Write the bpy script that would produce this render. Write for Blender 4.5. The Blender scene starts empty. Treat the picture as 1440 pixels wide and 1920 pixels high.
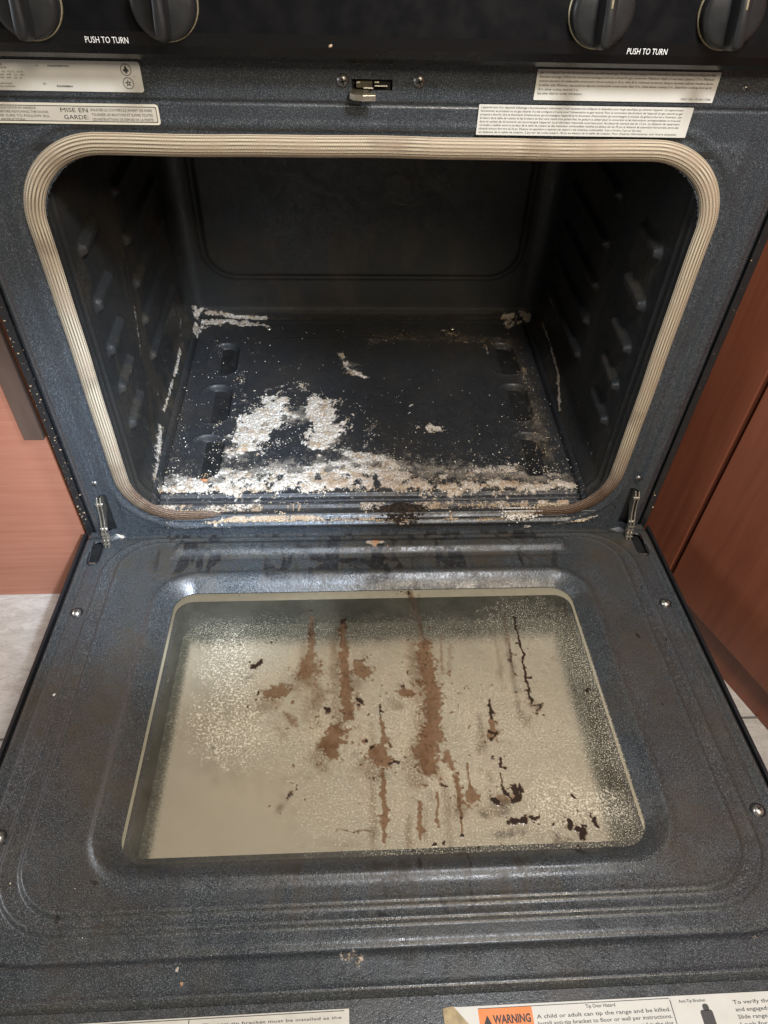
import bpy, math, random
import numpy as np
from mathutils import Vector, Matrix

# ------------------------------------------------------------------ camera, world, lamps, exposure
scene = bpy.context.scene
COL = scene.collection
cd = bpy.data.cameras.new('camera'); cam = bpy.data.objects.new('camera', cd); COL.objects.link(cam)
RX, RY, RZ = (0.99853, -0.04602, 0.02878), (0.0133, 0.72139, 0.6924), (0.05263, 0.691, -0.72094)
m = Matrix(((RX[0], RY[0], -RZ[0]), (RX[1], RY[1], -RZ[1]), (RX[2], RY[2], -RZ[2]))).to_4x4()
m.translation = (-0.0355, -0.6656, 0.7235)
cam.matrix_world = m
cd.sensor_fit = 'HORIZONTAL'; cd.sensor_width = 36; cd.lens = 36 * 1350.1 / 1440
cd.clip_start = 0.01; cd.clip_end = 50
scene.camera = cam

world = bpy.data.worlds.new('World'); scene.world = world; world.use_nodes = True
bg = world.node_tree.nodes['Background']
bg.inputs['Color'].default_value = (1.0, 0.95, 0.88, 1); bg.inputs['Strength'].default_value = 0.065

def area_light(name, loc, target, size, power, color, sy=None, spread=180):
    l = bpy.data.lights.new(name, 'AREA'); l.size = size; l.energy = power; l.color = color
    if sy: l.shape = 'RECTANGLE'; l.size_y = sy
    l.spread = math.radians(spread)
    o = bpy.data.objects.new(name, l); COL.objects.link(o); o.location = loc
    o.rotation_euler = (Vector(target) - Vector(loc)).to_track_quat('-Z', 'Y').to_euler()
    return o
def spot_light(name, loc, target, power, color, radius, angle, blend):
    l = bpy.data.lights.new(name, 'SPOT'); l.energy = power; l.color = color
    l.shadow_soft_size = radius; l.spot_size = math.radians(angle); l.spot_blend = blend
    o = bpy.data.objects.new(name, l); COL.objects.link(o); o.location = loc
    o.rotation_euler = (Vector(target) - Vector(loc)).to_track_quat('-Z', 'Y').to_euler()
    return o
area_light('kitchen_ceiling_lamp', (0.50, -1.80, 1.68), (0.0, -0.15, 0.05), 0.42, 25, (1.0, 0.86, 0.68))
area_light('hood_side_lamp', (0.22, -0.52, 1.12), (-0.06, -0.12, 0.0), 0.14, 8.5, (0.95, 0.96, 1.0))
area_light('window_at_left', (-1.6, -0.28, 0.72), (-0.3, -0.30, 0.0), 0.55, 8, (0.88, 0.93, 1.0))
spot_light('phone_torch', (0.02, -0.66, 0.74), (-0.27, 0.05, 0.04), 78, (0.64, 0.79, 1.0), 0.012, 36, 1.0)

scene.view_settings.view_transform = 'Standard'
scene.view_settings.look = 'None'
scene.view_settings.gamma = 1
scene.view_settings.exposure = 0.3

# ------------------------------------------------------------------ dirt strokes: (surface, channel, [(x, y, z, radius)], strength, softness), metres on the real surfaces
STROKES = [
    ('F', 'crust', [(-0.1817, 0.1174, 0.037, 0.0274), (-0.1747, 0.171, 0.037, 0.0392), (-0.1537, 0.2087, 0.037, 0.0392), (-0.1308, 0.2322, 0.037, 0.0235)], 1.0, 0.8),
    ('F', 'crust', [(-0.166, 0.1586, 0.037, 0.047), (-0.1362, 0.183, 0.037, 0.0352), (-0.1178, 0.2149, 0.037, 0.0117)], 0.95, 0.8),
    ('F', 'crust', [(-0.1548, 0.1114, 0.037, 0.0162), (-0.1335, 0.1343, 0.037, 0.0135)], 0.6, 1),
    ('F', 'crust', [(-0.0858, 0.2345, 0.037, 0.0176), (-0.069, 0.2079, 0.037, 0.0352), (-0.0606, 0.1697, 0.037, 0.0352), (-0.0757, 0.1277, 0.037, 0.0274)], 0.95, 0.7),
    ('F', 'crust', [(-0.1078, 0.276, 0.037, 0.0081), (-0.0904, 0.255, 0.037, 0.0135), (-0.0734, 0.2344, 0.037, 0.0135)], 0.6, 1),
    ('F', 'crust', [(-0.1555, 0.2351, 0.037, 0.0054), (-0.132, 0.2553, 0.037, 0.0054), (-0.1077, 0.2732, 0.037, 0.0054)], 0.6, 1),
    ('F', 'crust', [(-0.2785, 0.0427, 0.037, 0.0108), (-0.2433, 0.0452, 0.037, 0.0189), (-0.1932, 0.0444, 0.037, 0.0216), (-0.1288, 0.0507, 0.037, 0.027), (-0.0706, 0.0497, 0.037, 0.0243), (-0.034, 0.0545, 0.037, 0.027)], 1.0, 0.7),
    ('F', 'crust', [(-0.1297, 0.0667, 0.037, 0.0189), (-0.0561, 0.0709, 0.037, 0.0216), (0.0033, 0.07, 0.037, 0.027), (0.0473, 0.0585, 0.037, 0.0216)], 0.8, 0.9),
    ('F', 'crust', [(-0.0335, 0.1097, 0.037, 0.0135), (-0.0033, 0.0979, 0.037, 0.027), (0.019, 0.0863, 0.037, 0.0216)], 0.62, 0.9),
    ('F', 'crust', [(-0.0267, 0.0543, 0.037, 0.027), (0.0463, 0.0426, 0.037, 0.0216), (0.1192, 0.0361, 0.037, 0.0175), (0.1939, 0.0402, 0.037, 0.0203), (0.2754, 0.0367, 0.037, 0.0135)], 0.82, 0.8),
    ('F', 'crust', [(0.1149, 0.0629, 0.037, 0.0189), (0.1524, 0.0623, 0.037, 0.027), (0.1985, 0.0671, 0.037, 0.0243), (0.2375, 0.072, 0.037, 0.0189)], 0.5, 1),
    ('F', 'crust', [(-0.1966, 0.0785, 0.037, 0.0135), (-0.2174, 0.068, 0.037, 0.0108)], 0.6, 1),
    ('F', 'crust', [(0.1784, 0.084, 0.037, 0.0189), (0.2264, 0.0947, 0.037, 0.0243), (0.2567, 0.1294, 0.037, 0.0216), (0.2503, 0.1789, 0.037, 0.0216), (0.2689, 0.2315, 0.037, 0.0189)], 0.36, 1),
    ('F', 'crust', [(0.0001, 0.2072, 0.037, 0.0108), (0.0068, 0.169, 0.037, 0.0189), (-0.0026, 0.1209, 0.037, 0.0189)], 0.38, 1),
    ('F', 'crust', [(-0.2451, 0.3055, 0.037, 0.0081), (-0.2084, 0.2767, 0.037, 0.0095), (-0.1951, 0.2221, 0.037, 0.0081), (-0.1943, 0.1712, 0.037, 0.0108)], 0.3, 1),
    ('F', 'crust', [(-0.1932, 0.3975, 0.037, 0.0162), (-0.143, 0.3049, 0.037, 0.0405), (-0.1094, 0.3195, 0.037, 0.027)], 0.22, 1),
    ('F', 'crust', [(-0.275, 0.2771, 0.037, 0.0135), (-0.2762, 0.1721, 0.037, 0.0162), (-0.2736, 0.0796, 0.037, 0.0135)], 0.28, 1),
    ('F', 'crust', [(-0.04, 0.3342, 0.037, 0.0081), (-0.0272, 0.3043, 0.037, 0.0095), (0.0027, 0.2925, 0.037, 0.0068)], 0.62, 0.8),
    ('F', 'crust', [(-0.0487, 0.3652, 0.037, 0.0054), (-0.0356, 0.3342, 0.037, 0.0054)], 0.5, 0.8),
    ('F', 'crust', [(0.0867, 0.1681, 0.037, 0.0081), (0.0983, 0.1642, 0.037, 0.0081)], 0.8, 0.5),
    ('F', 'crust', [(0.0644, 0.2159, 0.037, 0.0041)], 0.7, 0.6),
    ('F', 'crust', [(-0.2861, 0.4595, 0.037, 0.0121), (-0.2442, 0.4561, 0.037, 0.0095), (-0.1883, 0.4509, 0.037, 0.0068), (-0.1647, 0.4441, 0.037, 0.0054)], 0.75, 0.7),
    ('F', 'crust', [(0.2545, 0.4513, 0.037, 0.0121), (0.2891, 0.4566, 0.037, 0.0121)], 0.8, 0.7),
    ('F', 'crust', [(0.133, 0.4305, 0.037, 0.0095), (0.1556, 0.422, 0.037, 0.0108), (0.1743, 0.422, 0.037, 0.0068)], 0.5, 0.8),
    ('F', 'crust', [(0.1528, 0.3969, 0.037, 0.0054), (0.2032, 0.3936, 0.037, 0.0054), (0.2077, 0.3613, 0.037, 0.0054)], 0.45, 0.8),
    ('F', 'crust', [(-0.1686, 0.4339, 0.037, 0.0054), (-0.1411, 0.4339, 0.037, 0.0068)], 0.45, 0.8),
    ('F', 'crust', [(0.0156, 0.4137, 0.037, 0.0297), (0.0708, 0.4103, 0.037, 0.0297)], 0.25, 1),
    ('F', 'crust', [(0.2455, 0.3968, 0.037, 0.0189), (0.2574, 0.333, 0.037, 0.0189), (0.2554, 0.2736, 0.037, 0.0135)], 0.4, 1),
    ('F', 'grime', [(0.0159, 0.422, 0.037, 0.025), (0.1074, 0.4053, 0.037, 0.025), (0.2455, 0.3968, 0.037, 0.025)], 0.7, 1),
    ('F', 'grime', [(0.2548, 0.3968, 0.037, 0.02), (0.2598, 0.2736, 0.037, 0.024), (0.256, 0.1662, 0.037, 0.024), (0.2474, 0.083, 0.037, 0.024)], 0.85, 1),
    ('F', 'grime', [(-0.2667, 0.0581, 0.037, 0.03), (-0.2878, 0.1722, 0.037, 0.02), (-0.2915, 0.3057, 0.037, 0.02)], 0.35, 1),
    ('F', 'grime', [(-0.0559, 0.0338, 0.037, 0.016), (0.0307, 0.0272, 0.037, 0.014)], 0.6, 1),
    ('F', 'tint', [(0.0025, 0.0486, 0.037, 0.03), (0.1131, 0.0468, 0.037, 0.04), (0.2708, 0.0496, 0.037, 0.04)], 0.55, 1),
    ('F', 'tint', [(0.0064, 0.4137, 0.037, 0.05), (0.2548, 0.3968, 0.037, 0.06), (0.252, 0.1058, 0.037, 0.05)], 0.75, 1),
    ('F', 'tint', [(-0.2342, 0.0576, 0.037, 0.004), (-0.2263, 0.0522, 0.037, 0.004)], 1.6, 0.6),
    ('F', 'tint', [(-0.2839, 0.0326, 0.037, 0.014), (-0.2557, 0.0321, 0.037, 0.01)], 0.4, 1),
    ('F', 'tint', [(-0.1003, 0.0662, 0.037, 0.02), (-0.1578, 0.0511, 0.037, 0.01)], 0.2, 1),
    ('F', 'dust', [(-0.1925, 0.1119, 0.037, 0.03), (-0.1529, 0.1958, 0.037, 0.036), (-0.0728, 0.195, 0.037, 0.034), (-0.0565, 0.1333, 0.037, 0.024)], 0.8, 1),
    ('F', 'dust', [(-0.2802, 0.0531, 0.037, 0.022), (-0.1451, 0.0777, 0.037, 0.03), (0.0039, 0.0866, 0.037, 0.034), (0.1524, 0.0623, 0.037, 0.03), (0.2783, 0.0495, 0.037, 0.02)], 0.75, 1),
    ('F', 'dust', [(-0.0399, 0.3496, 0.037, 0.014), (-0.0142, 0.3043, 0.037, 0.014)], 0.5, 1),
    ('F', 'dust', [(0.2578, 0.2181, 0.037, 0.026), (0.2496, 0.0944, 0.037, 0.03)], 0.5, 1),
    ('F', 'dust', [(0.015, 0.3972, 0.037, 0.02), (0.1537, 0.4052, 0.037, 0.024), (0.2548, 0.3968, 0.037, 0.024)], 0.45, 1),
    ('Y', 'crust', [(-0.2755, 0.0, 0.0526, 0.0048), (-0.2421, 0.0, 0.049, 0.0048), (-0.1864, 0.0, 0.0549, 0.0048)], 0.7, 0.7),
    ('Y', 'crust', [(-0.1867, 0.0, 0.053, 0.0036), (-0.1251, 0.0, 0.0479, 0.006), (-0.0415, 0.0, 0.0484, 0.006), (0.0287, 0.0, 0.0491, 0.0048)], 0.62, 0.8),
    ('Y', 'crust', [(0.1144, 0.0, 0.0426, 0.006), (0.1865, 0.0, 0.0402, 0.006), (0.2575, 0.0, 0.0471, 0.006)], 0.6, 0.8),
    ('Y', 'crust', [(-0.2159, 0.0, 0.0161, 0.006), (-0.1907, 0.0, 0.0207, 0.0072), (-0.127, 0.0, 0.0236, 0.0072), (-0.0562, 0.0, 0.0201, 0.0072), (0.0011, 0.0, 0.019, 0.006), (0.0446, 0.0, 0.0129, 0.0036)], 0.85, 0.6),
    ('Y', 'crust', [(0.0986, 0.0, 0.0191, 0.006), (0.1134, 0.0, 0.0167, 0.0036)], 0.85, 0.6),
    ('Y', 'crust', [(0.1466, 0.0, 0.014, 0.0036), (0.1758, 0.0, 0.0155, 0.0048), (0.1933, 0.0, 0.0204, 0.0096), (0.2108, 0.0, 0.0253, 0.0084)], 0.75, 0.7),
    ('Y', 'crust', [(0.2054, 0.0, 0.0358, 0.006), (0.2518, 0.0, 0.0401, 0.006), (0.275, 0.0, 0.0498, 0.006), (0.2908, 0.0, 0.0596, 0.0048)], 0.8, 0.7),
    ('Y', 'crust', [(0.2118, 0.0, -0.0013, 0.0048), (0.2519, 0.0, 0.0033, 0.0048), (0.2876, 0.0, 0.0111, 0.0048), (0.3082, 0.0, 0.0182, 0.0036)], 0.65, 0.7),
    ('Y', 'crust', [(-0.2629, 0.0, 0.0087, 0.0036), (-0.1995, 0.0, 0.0073, 0.0048), (-0.1569, 0.0, 0.0064, 0.0036)], 0.5, 0.8),
    ('Y', 'tint', [(-0.1974, 0.0, 0.0229, 0.01), (-0.0987, 0.0, 0.023, 0.012), (0.0444, 0.0, 0.0181, 0.012)], 0.75, 1),
    ('Y', 'tint', [(0.0986, 0.0, 0.0191, 0.009)], 1.6, 0.8),
    ('Y', 'tint', [(0.0006, 0.0, 0.0476, 0.02), (0.2155, 0.0, 0.0397, 0.025)], 0.6, 1),
    ('Y', 'grime', [(0.0499, 0.0, 0.0488, 0.012), (0.0726, 0.0, 0.028, 0.014)], 1.0, 0.8),
    ('Y', 'grime', [(-0.0558, 0.0, 0.0356, 0.008), (0.0009, 0.0, 0.0314, 0.008)], 0.6, 1),
    ('Y', 'crust', [(-0.3771, 0.0, 0.2939, 0.0024), (-0.3696, 0.0, 0.2103, 0.0036), (-0.3687, 0.0, 0.1296, 0.0036), (-0.3684, 0.0, 0.0464, 0.0036)], 0.2, 1),
    ('B', 'grime', [(-0.1881, 0.46, 0.0452, 0.014), (0.0172, 0.46, 0.0422, 0.014), (0.245, 0.46, 0.0457, 0.012)], 1.1, 0.8),
    ('F', 'crust', [(-0.1059, 0.2213, 0.037, 0.0216), (-0.1164, 0.1828, 0.037, 0.0189)], 0.55, 1),
    ('F', 'crust', [(-0.2027, 0.3053, 0.037, 0.0135), (-0.1789, 0.222, 0.037, 0.0162)], 0.38, 1),
    ('F', 'crust', [(-0.303, 0.4822, 0.037, 0.0117), (-0.2882, 0.4543, 0.037, 0.0117), (-0.2876, 0.4222, 0.037, 0.0059)], 1.0, 0.6),
    ('F', 'crust', [(-0.2558, 0.3976, 0.037, 0.0108), (-0.2226, 0.335, 0.037, 0.0121)], 0.3, 1),
    ('F', 'grime', [(-0.0714, 0.0989, 0.037, 0.016), (-0.0636, 0.0765, 0.037, 0.01)], 0.5, 1),
    ('Y', 'crust', [(-0.278, 0.0, 0.0397, 0.0048), (-0.238, 0.0, 0.0319, 0.0048), (-0.2031, 0.0, 0.0333, 0.0048)], 0.7, 0.7),
    ('Y', 'tint', [(-0.278, 0.0, 0.0397, 0.02), (-0.2107, 0.0, 0.0283, 0.014)], 0.8, 1),
    ('Y', 'grime', [(-0.0997, 0.0, 0.0052, 0.006), (0.0014, 0.0, 0.0031, 0.006), (0.1484, 0.0, 0.0, 0.005)], 0.8, 1),
    ('Y', 'grime', [(-0.1948, 0.0, 0.0432, 0.008), (0.0007, 0.0, 0.0396, 0.008), (0.2172, 0.0, 0.0304, 0.008)], 0.6, 1),
    ('F', 'crust', [(-0.273, 0.053, 0.037, 0.0189), (-0.2023, 0.0624, 0.037, 0.0216), (-0.13, 0.0721, 0.037, 0.0243), (-0.0562, 0.0852, 0.037, 0.027), (0.0042, 0.0955, 0.037, 0.0297), (0.0484, 0.0748, 0.037, 0.0216)], 0.68, 1),
    ('F', 'crust', [(0.0614, 0.0476, 0.037, 0.0189), (0.1295, 0.0594, 0.037, 0.023), (0.1918, 0.0727, 0.037, 0.027), (0.2397, 0.0831, 0.037, 0.027), (0.2644, 0.0551, 0.037, 0.0189)], 0.6, 1),
    ('F', 'crust', [(-0.0411, 0.1156, 0.037, 0.0162), (-0.01, 0.1327, 0.037, 0.0162), (0.0068, 0.169, 0.037, 0.0135)], 0.42, 1),
    ('F', 'crust', [(0.252, 0.3804, 0.037, 0.0108), (0.2608, 0.3028, 0.037, 0.0121), (0.2631, 0.2454, 0.037, 0.0108)], 0.34, 1),
    ('F', 'crust', [(-0.1568, 0.2555, 0.037, 0.0108), (-0.1082, 0.2874, 0.037, 0.0095), (-0.0654, 0.2548, 0.037, 0.0108)], 0.45, 1),
    ('F', 'crust', [(-0.0398, 0.3573, 0.037, 0.0054), (-0.0314, 0.3191, 0.037, 0.0081), (-0.0058, 0.2969, 0.037, 0.0081)], 0.8, 0.8),
    ('F', 'tint', [(-0.0707, 0.055, 0.037, 0.012), (-0.0414, 0.0493, 0.037, 0.014)], 1.0, 1),
    ('F', 'tint', [(0.0023, 0.0433, 0.037, 0.01), (0.0459, 0.0373, 0.037, 0.012)], 0.8, 1),
    ('F', 'tint', [(-0.1929, 0.0413, 0.037, 0.008), (-0.1639, 0.0377, 0.037, 0.008)], 0.6, 1),
    ('L', 'crust', [(-0.303, 0.4113, 0.0694, 0.0065), (-0.303, 0.3735, 0.0526, 0.0065), (-0.303, 0.2866, 0.0506, 0.0052), (-0.303, 0.1893, 0.0533, 0.0039)], 0.6, 0.7),
    ('L', 'crust', [(-0.303, 0.1548, 0.0514, 0.0117), (-0.303, 0.1039, 0.0454, 0.0143), (-0.303, 0.056, 0.0396, 0.0143)], 0.62, 1),
    ('L', 'crust', [(-0.303, 0.0792, 0.1136, 0.0078), (-0.303, 0.0775, 0.1343, 0.0065)], 0.5, 1),
    ('L', 'crust', [(-0.303, 0.0696, 0.1925, 0.0052), (-0.303, 0.0946, 0.1944, 0.0052)], 0.45, 1),
    ('L', 'crust', [(-0.303, 0.065, 0.2447, 0.0039), (-0.303, 0.0837, 0.2456, 0.0039)], 0.45, 1),
    ('L', 'crust', [(-0.303, 0.0646, 0.3025, 0.0033)], 0.5, 0.9),
    ('L', 'crust', [(-0.303, 0.0621, 0.3571, 0.0039)], 0.35, 0.9),
    ('L', 'crust', [(-0.303, 0.1877, 0.24, 0.0091), (-0.303, 0.1802, 0.2018, 0.013), (-0.303, 0.1663, 0.1699, 0.0078)], 0.45, 1),
    ('L', 'crust', [(-0.303, 0.1974, 0.2962, 0.0078), (-0.303, 0.1939, 0.2698, 0.0104)], 0.36, 1),
    ('R', 'crust', [(0.303, 0.0652, 0.2399, 0.0052)], 0.5, 0.9),
    ('R', 'crust', [(0.303, 0.1178, 0.0665, 0.0104), (0.303, 0.0712, 0.0671, 0.0104)], 0.35, 1),
    ('R', 'grime', [(0.303, 0.0837, 0.2468, 0.01), (0.303, 0.1288, 0.1424, 0.012), (0.303, 0.2713, 0.118, 0.014)], 0.7, 1),
    ('L', 'grime', [(-0.303, 0.2016, 0.2941, 0.006), (-0.303, 0.1912, 0.2493, 0.01), (-0.303, 0.1814, 0.193, 0.014), (-0.303, 0.171, 0.1145, 0.012), (-0.303, 0.1253, 0.0564, 0.016)], 0.9, 1),
    ('L', 'grime', [(-0.303, 0.0731, 0.2466, 0.008), (-0.303, 0.0713, 0.1289, 0.01), (-0.303, 0.0823, 0.1952, 0.008)], 0.7, 1),
    ('R', 'crust', [(0.303, 0.4069, 0.0643, 0.0065), (0.303, 0.3395, 0.0638, 0.0052), (0.303, 0.2722, 0.0585, 0.0046), (0.303, 0.1984, 0.0417, 0.0039)], 0.7, 0.7),
    ('R', 'crust', [(0.303, 0.1712, 0.0325, 0.0052), (0.303, 0.1351, 0.0211, 0.0065)], 0.5, 0.8),
    ('R', 'crust', [(0.303, 0.3989, 0.1173, 0.0052), (0.303, 0.3725, 0.1209, 0.0052)], 0.7, 0.8),
    ('R', 'crust', [(0.303, 0.0895, 0.0199, 0.0104), (0.303, 0.0701, 0.0169, 0.0104)], 0.4, 1),
    ('R', 'grime', [(0.303, 0.204, 0.0476, 0.014), (0.303, 0.1092, 0.023, 0.02)], 0.8, 1),
    ('R', 'tint', [(0.303, 0.3959, 0.1142, 0.03), (0.303, 0.1092, 0.023, 0.05)], 0.8, 1),
    ('B', 'crust', [(-0.2932, 0.46, 0.0503, 0.0104), (-0.2612, 0.46, 0.0503, 0.0091), (-0.2255, 0.46, 0.042, 0.0065), (-0.1701, 0.46, 0.0399, 0.0052)], 0.85, 0.7),
    ('B', 'crust', [(-0.3035, 0.46, 0.0708, 0.0052), (-0.2916, 0.46, 0.0606, 0.0065)], 0.6, 0.8),
    ('B', 'crust', [(0.2532, 0.46, 0.0424, 0.0078), (0.2877, 0.46, 0.0489, 0.013), (0.3077, 0.46, 0.0446, 0.0104)], 0.9, 0.7),
    ('B', 'tint', [(-0.2612, 0.46, 0.0503, 0.06)], 0.35, 1),
    ('B', 'tint', [(0.2873, 0.46, 0.051, 0.06)], 0.8, 1),
    ('B', 'grime', [(-0.1682, 0.46, 0.0608, 0.014), (0.0168, 0.46, 0.0612, 0.01)], 0.4, 1),
    ('D', 'crust', [(-0.007, -0.0357, 0.0, 0.0039), (0.0037, -0.0359, 0.0, 0.0078), (0.0114, -0.0381, 0.0, 0.0052)], 0.8, 0.7),
    ('D', 'crust', [(-0.0066, -0.0233, 0.0, 0.0026), (0.0076, -0.0257, 0.0, 0.0026)], 0.45, 0.9),
    ('D', 'tint', [(0.003, -0.0339, 0.0, 0.014)], 1.7, 1),
    ('D', 'crust', [(-0.042, -0.5199, 0.0, 0.0065), (-0.0355, -0.5214, 0.0, 0.0091), (-0.029, -0.5236, 0.0, 0.0065), (-0.0304, -0.5289, 0.0, 0.0039)], 0.55, 0.8),
    ('D', 'crust', [(-0.0136, -0.5219, 0.0, 0.0039), (-0.0026, -0.5215, 0.0, 0.0039), (0.0038, -0.523, 0.0, 0.0039)], 0.38, 1),
    ('D', 'crust', [(-0.1748, -0.5253, 0.0, 0.0026)], 0.6, 0.6),
    ('D', 'crust', [(-0.1723, -0.5328, 0.0, 0.0026)], 0.8, 0.6),
    ('D', 'tint', [(-0.1723, -0.5328, 0.0, 0.006)], 1.2, 0.8),
    ('D', 'crust', [(-0.3543, -0.2545, 0.0, 0.0023)], 0.9, 0.6),
    ('D', 'crust', [(-0.3659, -0.2728, 0.0, 0.002)], 0.7, 0.6),
    ('D', 'crust', [(0.3009, -0.5178, 0.0, 0.0039), (0.3188, -0.5144, 0.0, 0.0065)], 0.4, 0.8),
    ('D', 'crust', [(-0.3452, 0.002, 0.0, 0.0026), (-0.3328, -0.0036, 0.0, 0.0039)], 0.6, 0.8),
    ('D', 'grime', [(-0.0983, -0.0417, 0.0, 0.0116), (-0.0701, -0.0573, 0.0, 0.0145), (-0.0424, -0.0629, 0.0, 0.013), (-0.0011, -0.0687, 0.0, 0.0174), (0.0132, -0.0593, 0.0, 0.0174)], 1.2, 0.8),
    ('D', 'grime', [(-0.08, -0.0764, 0.0, 0.0072), (-0.0795, -0.0952, 0.0, 0.0058)], 1.1, 0.7),
    ('D', 'grime', [(-0.0279, -0.0176, 0.0, 0.0145), (0.0443, -0.0139, 0.0, 0.0174), (0.0554, -0.0553, 0.0, 0.0203), (0.111, -0.0616, 0.0, 0.0145)], 0.9, 0.9),
    ('D', 'grime', [(-0.1366, -0.0892, 0.0, 0.0087), (-0.1096, -0.0935, 0.0, 0.0116)], 1.1, 0.8),
    ('D', 'grime', [(-0.0089, -0.097, 0.0, 0.0087), (0.015, -0.0911, 0.0, 0.0116), (0.0138, -0.0739, 0.0, 0.0072)], 1.2, 0.8),
    ('D', 'grime', [(0.1678, -0.0166, 0.0, 0.0043), (0.2085, -0.0688, 0.0, 0.0058)], 1.0, 0.8),
    ('D', 'grime', [(-0.0353, -0.0432, 0.0, 0.0087), (0.0347, -0.0498, 0.0, 0.0101), (0.1826, -0.0563, 0.0, 0.0101), (0.2385, -0.0616, 0.0, 0.0072)], 0.8, 0.8),
    ('D', 'grime', [(-0.2492, -0.0501, 0.0, 0.0072), (-0.1738, -0.0519, 0.0, 0.0087), (-0.0979, -0.0517, 0.0, 0.0087)], 0.7, 0.8),
    ('D', 'grime', [(0.0733, -0.0145, 0.0, 0.0072), (0.0779, -0.0039, 0.0, 0.0072)], 1.2, 0.6),
    ('D', 'grime', [(0.0444, -0.1075, 0.0, 0.0058), (0.0985, -0.1061, 0.0, 0.0043)], 1.0, 0.7),
    ('D', 'grime', [(-0.2936, -0.0665, 0.0, 0.0435), (-0.2855, -0.2244, 0.0, 0.058), (-0.2849, -0.3229, 0.0, 0.058), (-0.2637, -0.4297, 0.0, 0.058)], 0.55, 1),
    ('D', 'grime', [(0.2877, -0.1624, 0.0, 0.029), (0.3134, -0.2782, 0.0, 0.0435), (0.3026, -0.4262, 0.0, 0.0508)], 0.35, 1),
    ('D', 'grime', [(0.3406, -0.2009, 0.0, 0.0029)], 1.5, 0.5),
    ('D', 'grime', [(0.2751, -0.1763, 0.0, 0.0022)], 1.5, 0.5),
    ('D', 'grime', [(0.306, -0.1984, 0.0, 0.0036)], 1.5, 0.5),
    ('D', 'grime', [(0.3058, -0.2916, 0.0, 0.0029)], 1.4, 0.5),
    ('D', 'grime', [(-0.0038, -0.4581, 0.0, 0.0036), (-0.0065, -0.4846, 0.0, 0.0036)], 1.0, 0.7),
    ('D', 'grime', [(0.0286, -0.4407, 0.0, 0.0029), (0.0266, -0.4524, 0.0, 0.0029)], 1.2, 0.7),
    ('D', 'grime', [(0.072, -0.4375, 0.0, 0.0029), (0.0721, -0.461, 0.0, 0.0029), (0.0688, -0.4875, 0.0, 0.0036)], 1.1, 0.7),
    ('D', 'grime', [(0.0435, -0.4822, 0.0, 0.0058), (0.0474, -0.4888, 0.0, 0.0058)], 1.2, 0.8),
    ('D', 'grime', [(0.1723, -0.4364, 0.0, 0.0072), (0.1775, -0.4453, 0.0, 0.0072)], 1.3, 0.8),
    ('D', 'grime', [(0.1407, -0.444, 0.0, 0.0043)], 1.2, 0.7),
    ('D', 'grime', [(-0.2608, -0.4563, 0.0, 0.0036)], 1.2, 0.6),
    ('D', 'grime', [(-0.2832, -0.4841, 0.0, 0.0043)], 1.3, 0.6),
    ('D', 'grime', [(-0.2474, -0.4868, 0.0, 0.0043)], 1.0, 0.6),
    ('D', 'grime', [(-0.2442, -0.4649, 0.0, 0.0023)], 1.2, 0.6),
    ('D', 'grime', [(-0.0733, -0.4941, 0.0, 0.0029)], 1.4, 0.6),
    ('D', 'grime', [(-0.0122, -0.4894, 0.0, 0.0058), (-0.0031, -0.4898, 0.0, 0.0058)], 1.3, 0.8),
    ('D', 'grime', [(0.0189, -0.5003, 0.0, 0.0174), (0.0418, -0.4983, 0.0, 0.0116)], 0.7, 1),
    ('D', 'grime', [(0.0564, -0.5317, 0.0, 0.0203)], 0.6, 1),
    ('D', 'grime', [(0.2047, -0.4752, 0.0, 0.0036)], 1.3, 0.6),
    ('D', 'grime', [(0.1007, -0.4621, 0.0, 0.0029)], 1.2, 0.6),
    ('D', 'grime', [(-0.353, -0.41, 0.0, 0.0072)], 1.3, 0.6),
    ('D', 'grime', [(-0.0709, -0.0114, 0.0, 0.0043), (-0.0714, -0.0622, 0.0, 0.0058)], 0.9, 0.8),
    ('D', 'grime', [(-0.0422, -0.012, 0.0, 0.0043), (-0.0411, -0.0821, 0.0, 0.0058)], 0.9, 0.8),
    ('D', 'grime', [(-0.0231, -0.0633, 0.0, 0.0058), (-0.0226, -0.1058, 0.0, 0.0043)], 1.0, 0.8),
    ('D', 'grime', [(0.0264, -0.0114, 0.0, 0.0072), (0.0268, -0.0645, 0.0, 0.0087)], 1.0, 0.8),
    ('D', 'grime', [(0.053, -0.0141, 0.0, 0.0058), (0.0501, -0.1031, 0.0, 0.0058)], 0.9, 0.8),
    ('D', 'grime', [(0.0981, -0.0204, 0.0, 0.0043), (0.0917, -0.0948, 0.0, 0.0043)], 0.7, 0.8),
    ('D', 'grime', [(0.1496, -0.0162, 0.0, 0.0043), (0.1369, -0.0769, 0.0, 0.0043)], 0.7, 0.8),
    ('D', 'grime', [(0.207, -0.0228, 0.0, 0.0043), (0.1893, -0.1019, 0.0, 0.0043)], 0.8, 0.8),
    ('D', 'grime', [(0.2314, -0.0286, 0.0, 0.0029), (0.2218, -0.0789, 0.0, 0.0043)], 0.8, 0.8),
    ('D', 'grime', [(-0.1279, -0.0154, 0.0, 0.0058), (-0.1278, -0.0705, 0.0, 0.0058)], 0.6, 0.8),
    ('D', 'grime', [(-0.1911, -0.0192, 0.0, 0.0058), (-0.1848, -0.088, 0.0, 0.0058)], 0.5, 0.8),
    ('D', 'grime', [(-0.1006, -0.0712, 0.0, 0.0072), (-0.0959, -0.1012, 0.0, 0.0072)], 0.9, 0.8),
    ('D', 'grime', [(-0.0629, -0.0816, 0.0, 0.0087), (-0.0359, -0.1009, 0.0, 0.0072)], 0.9, 0.8),
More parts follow.
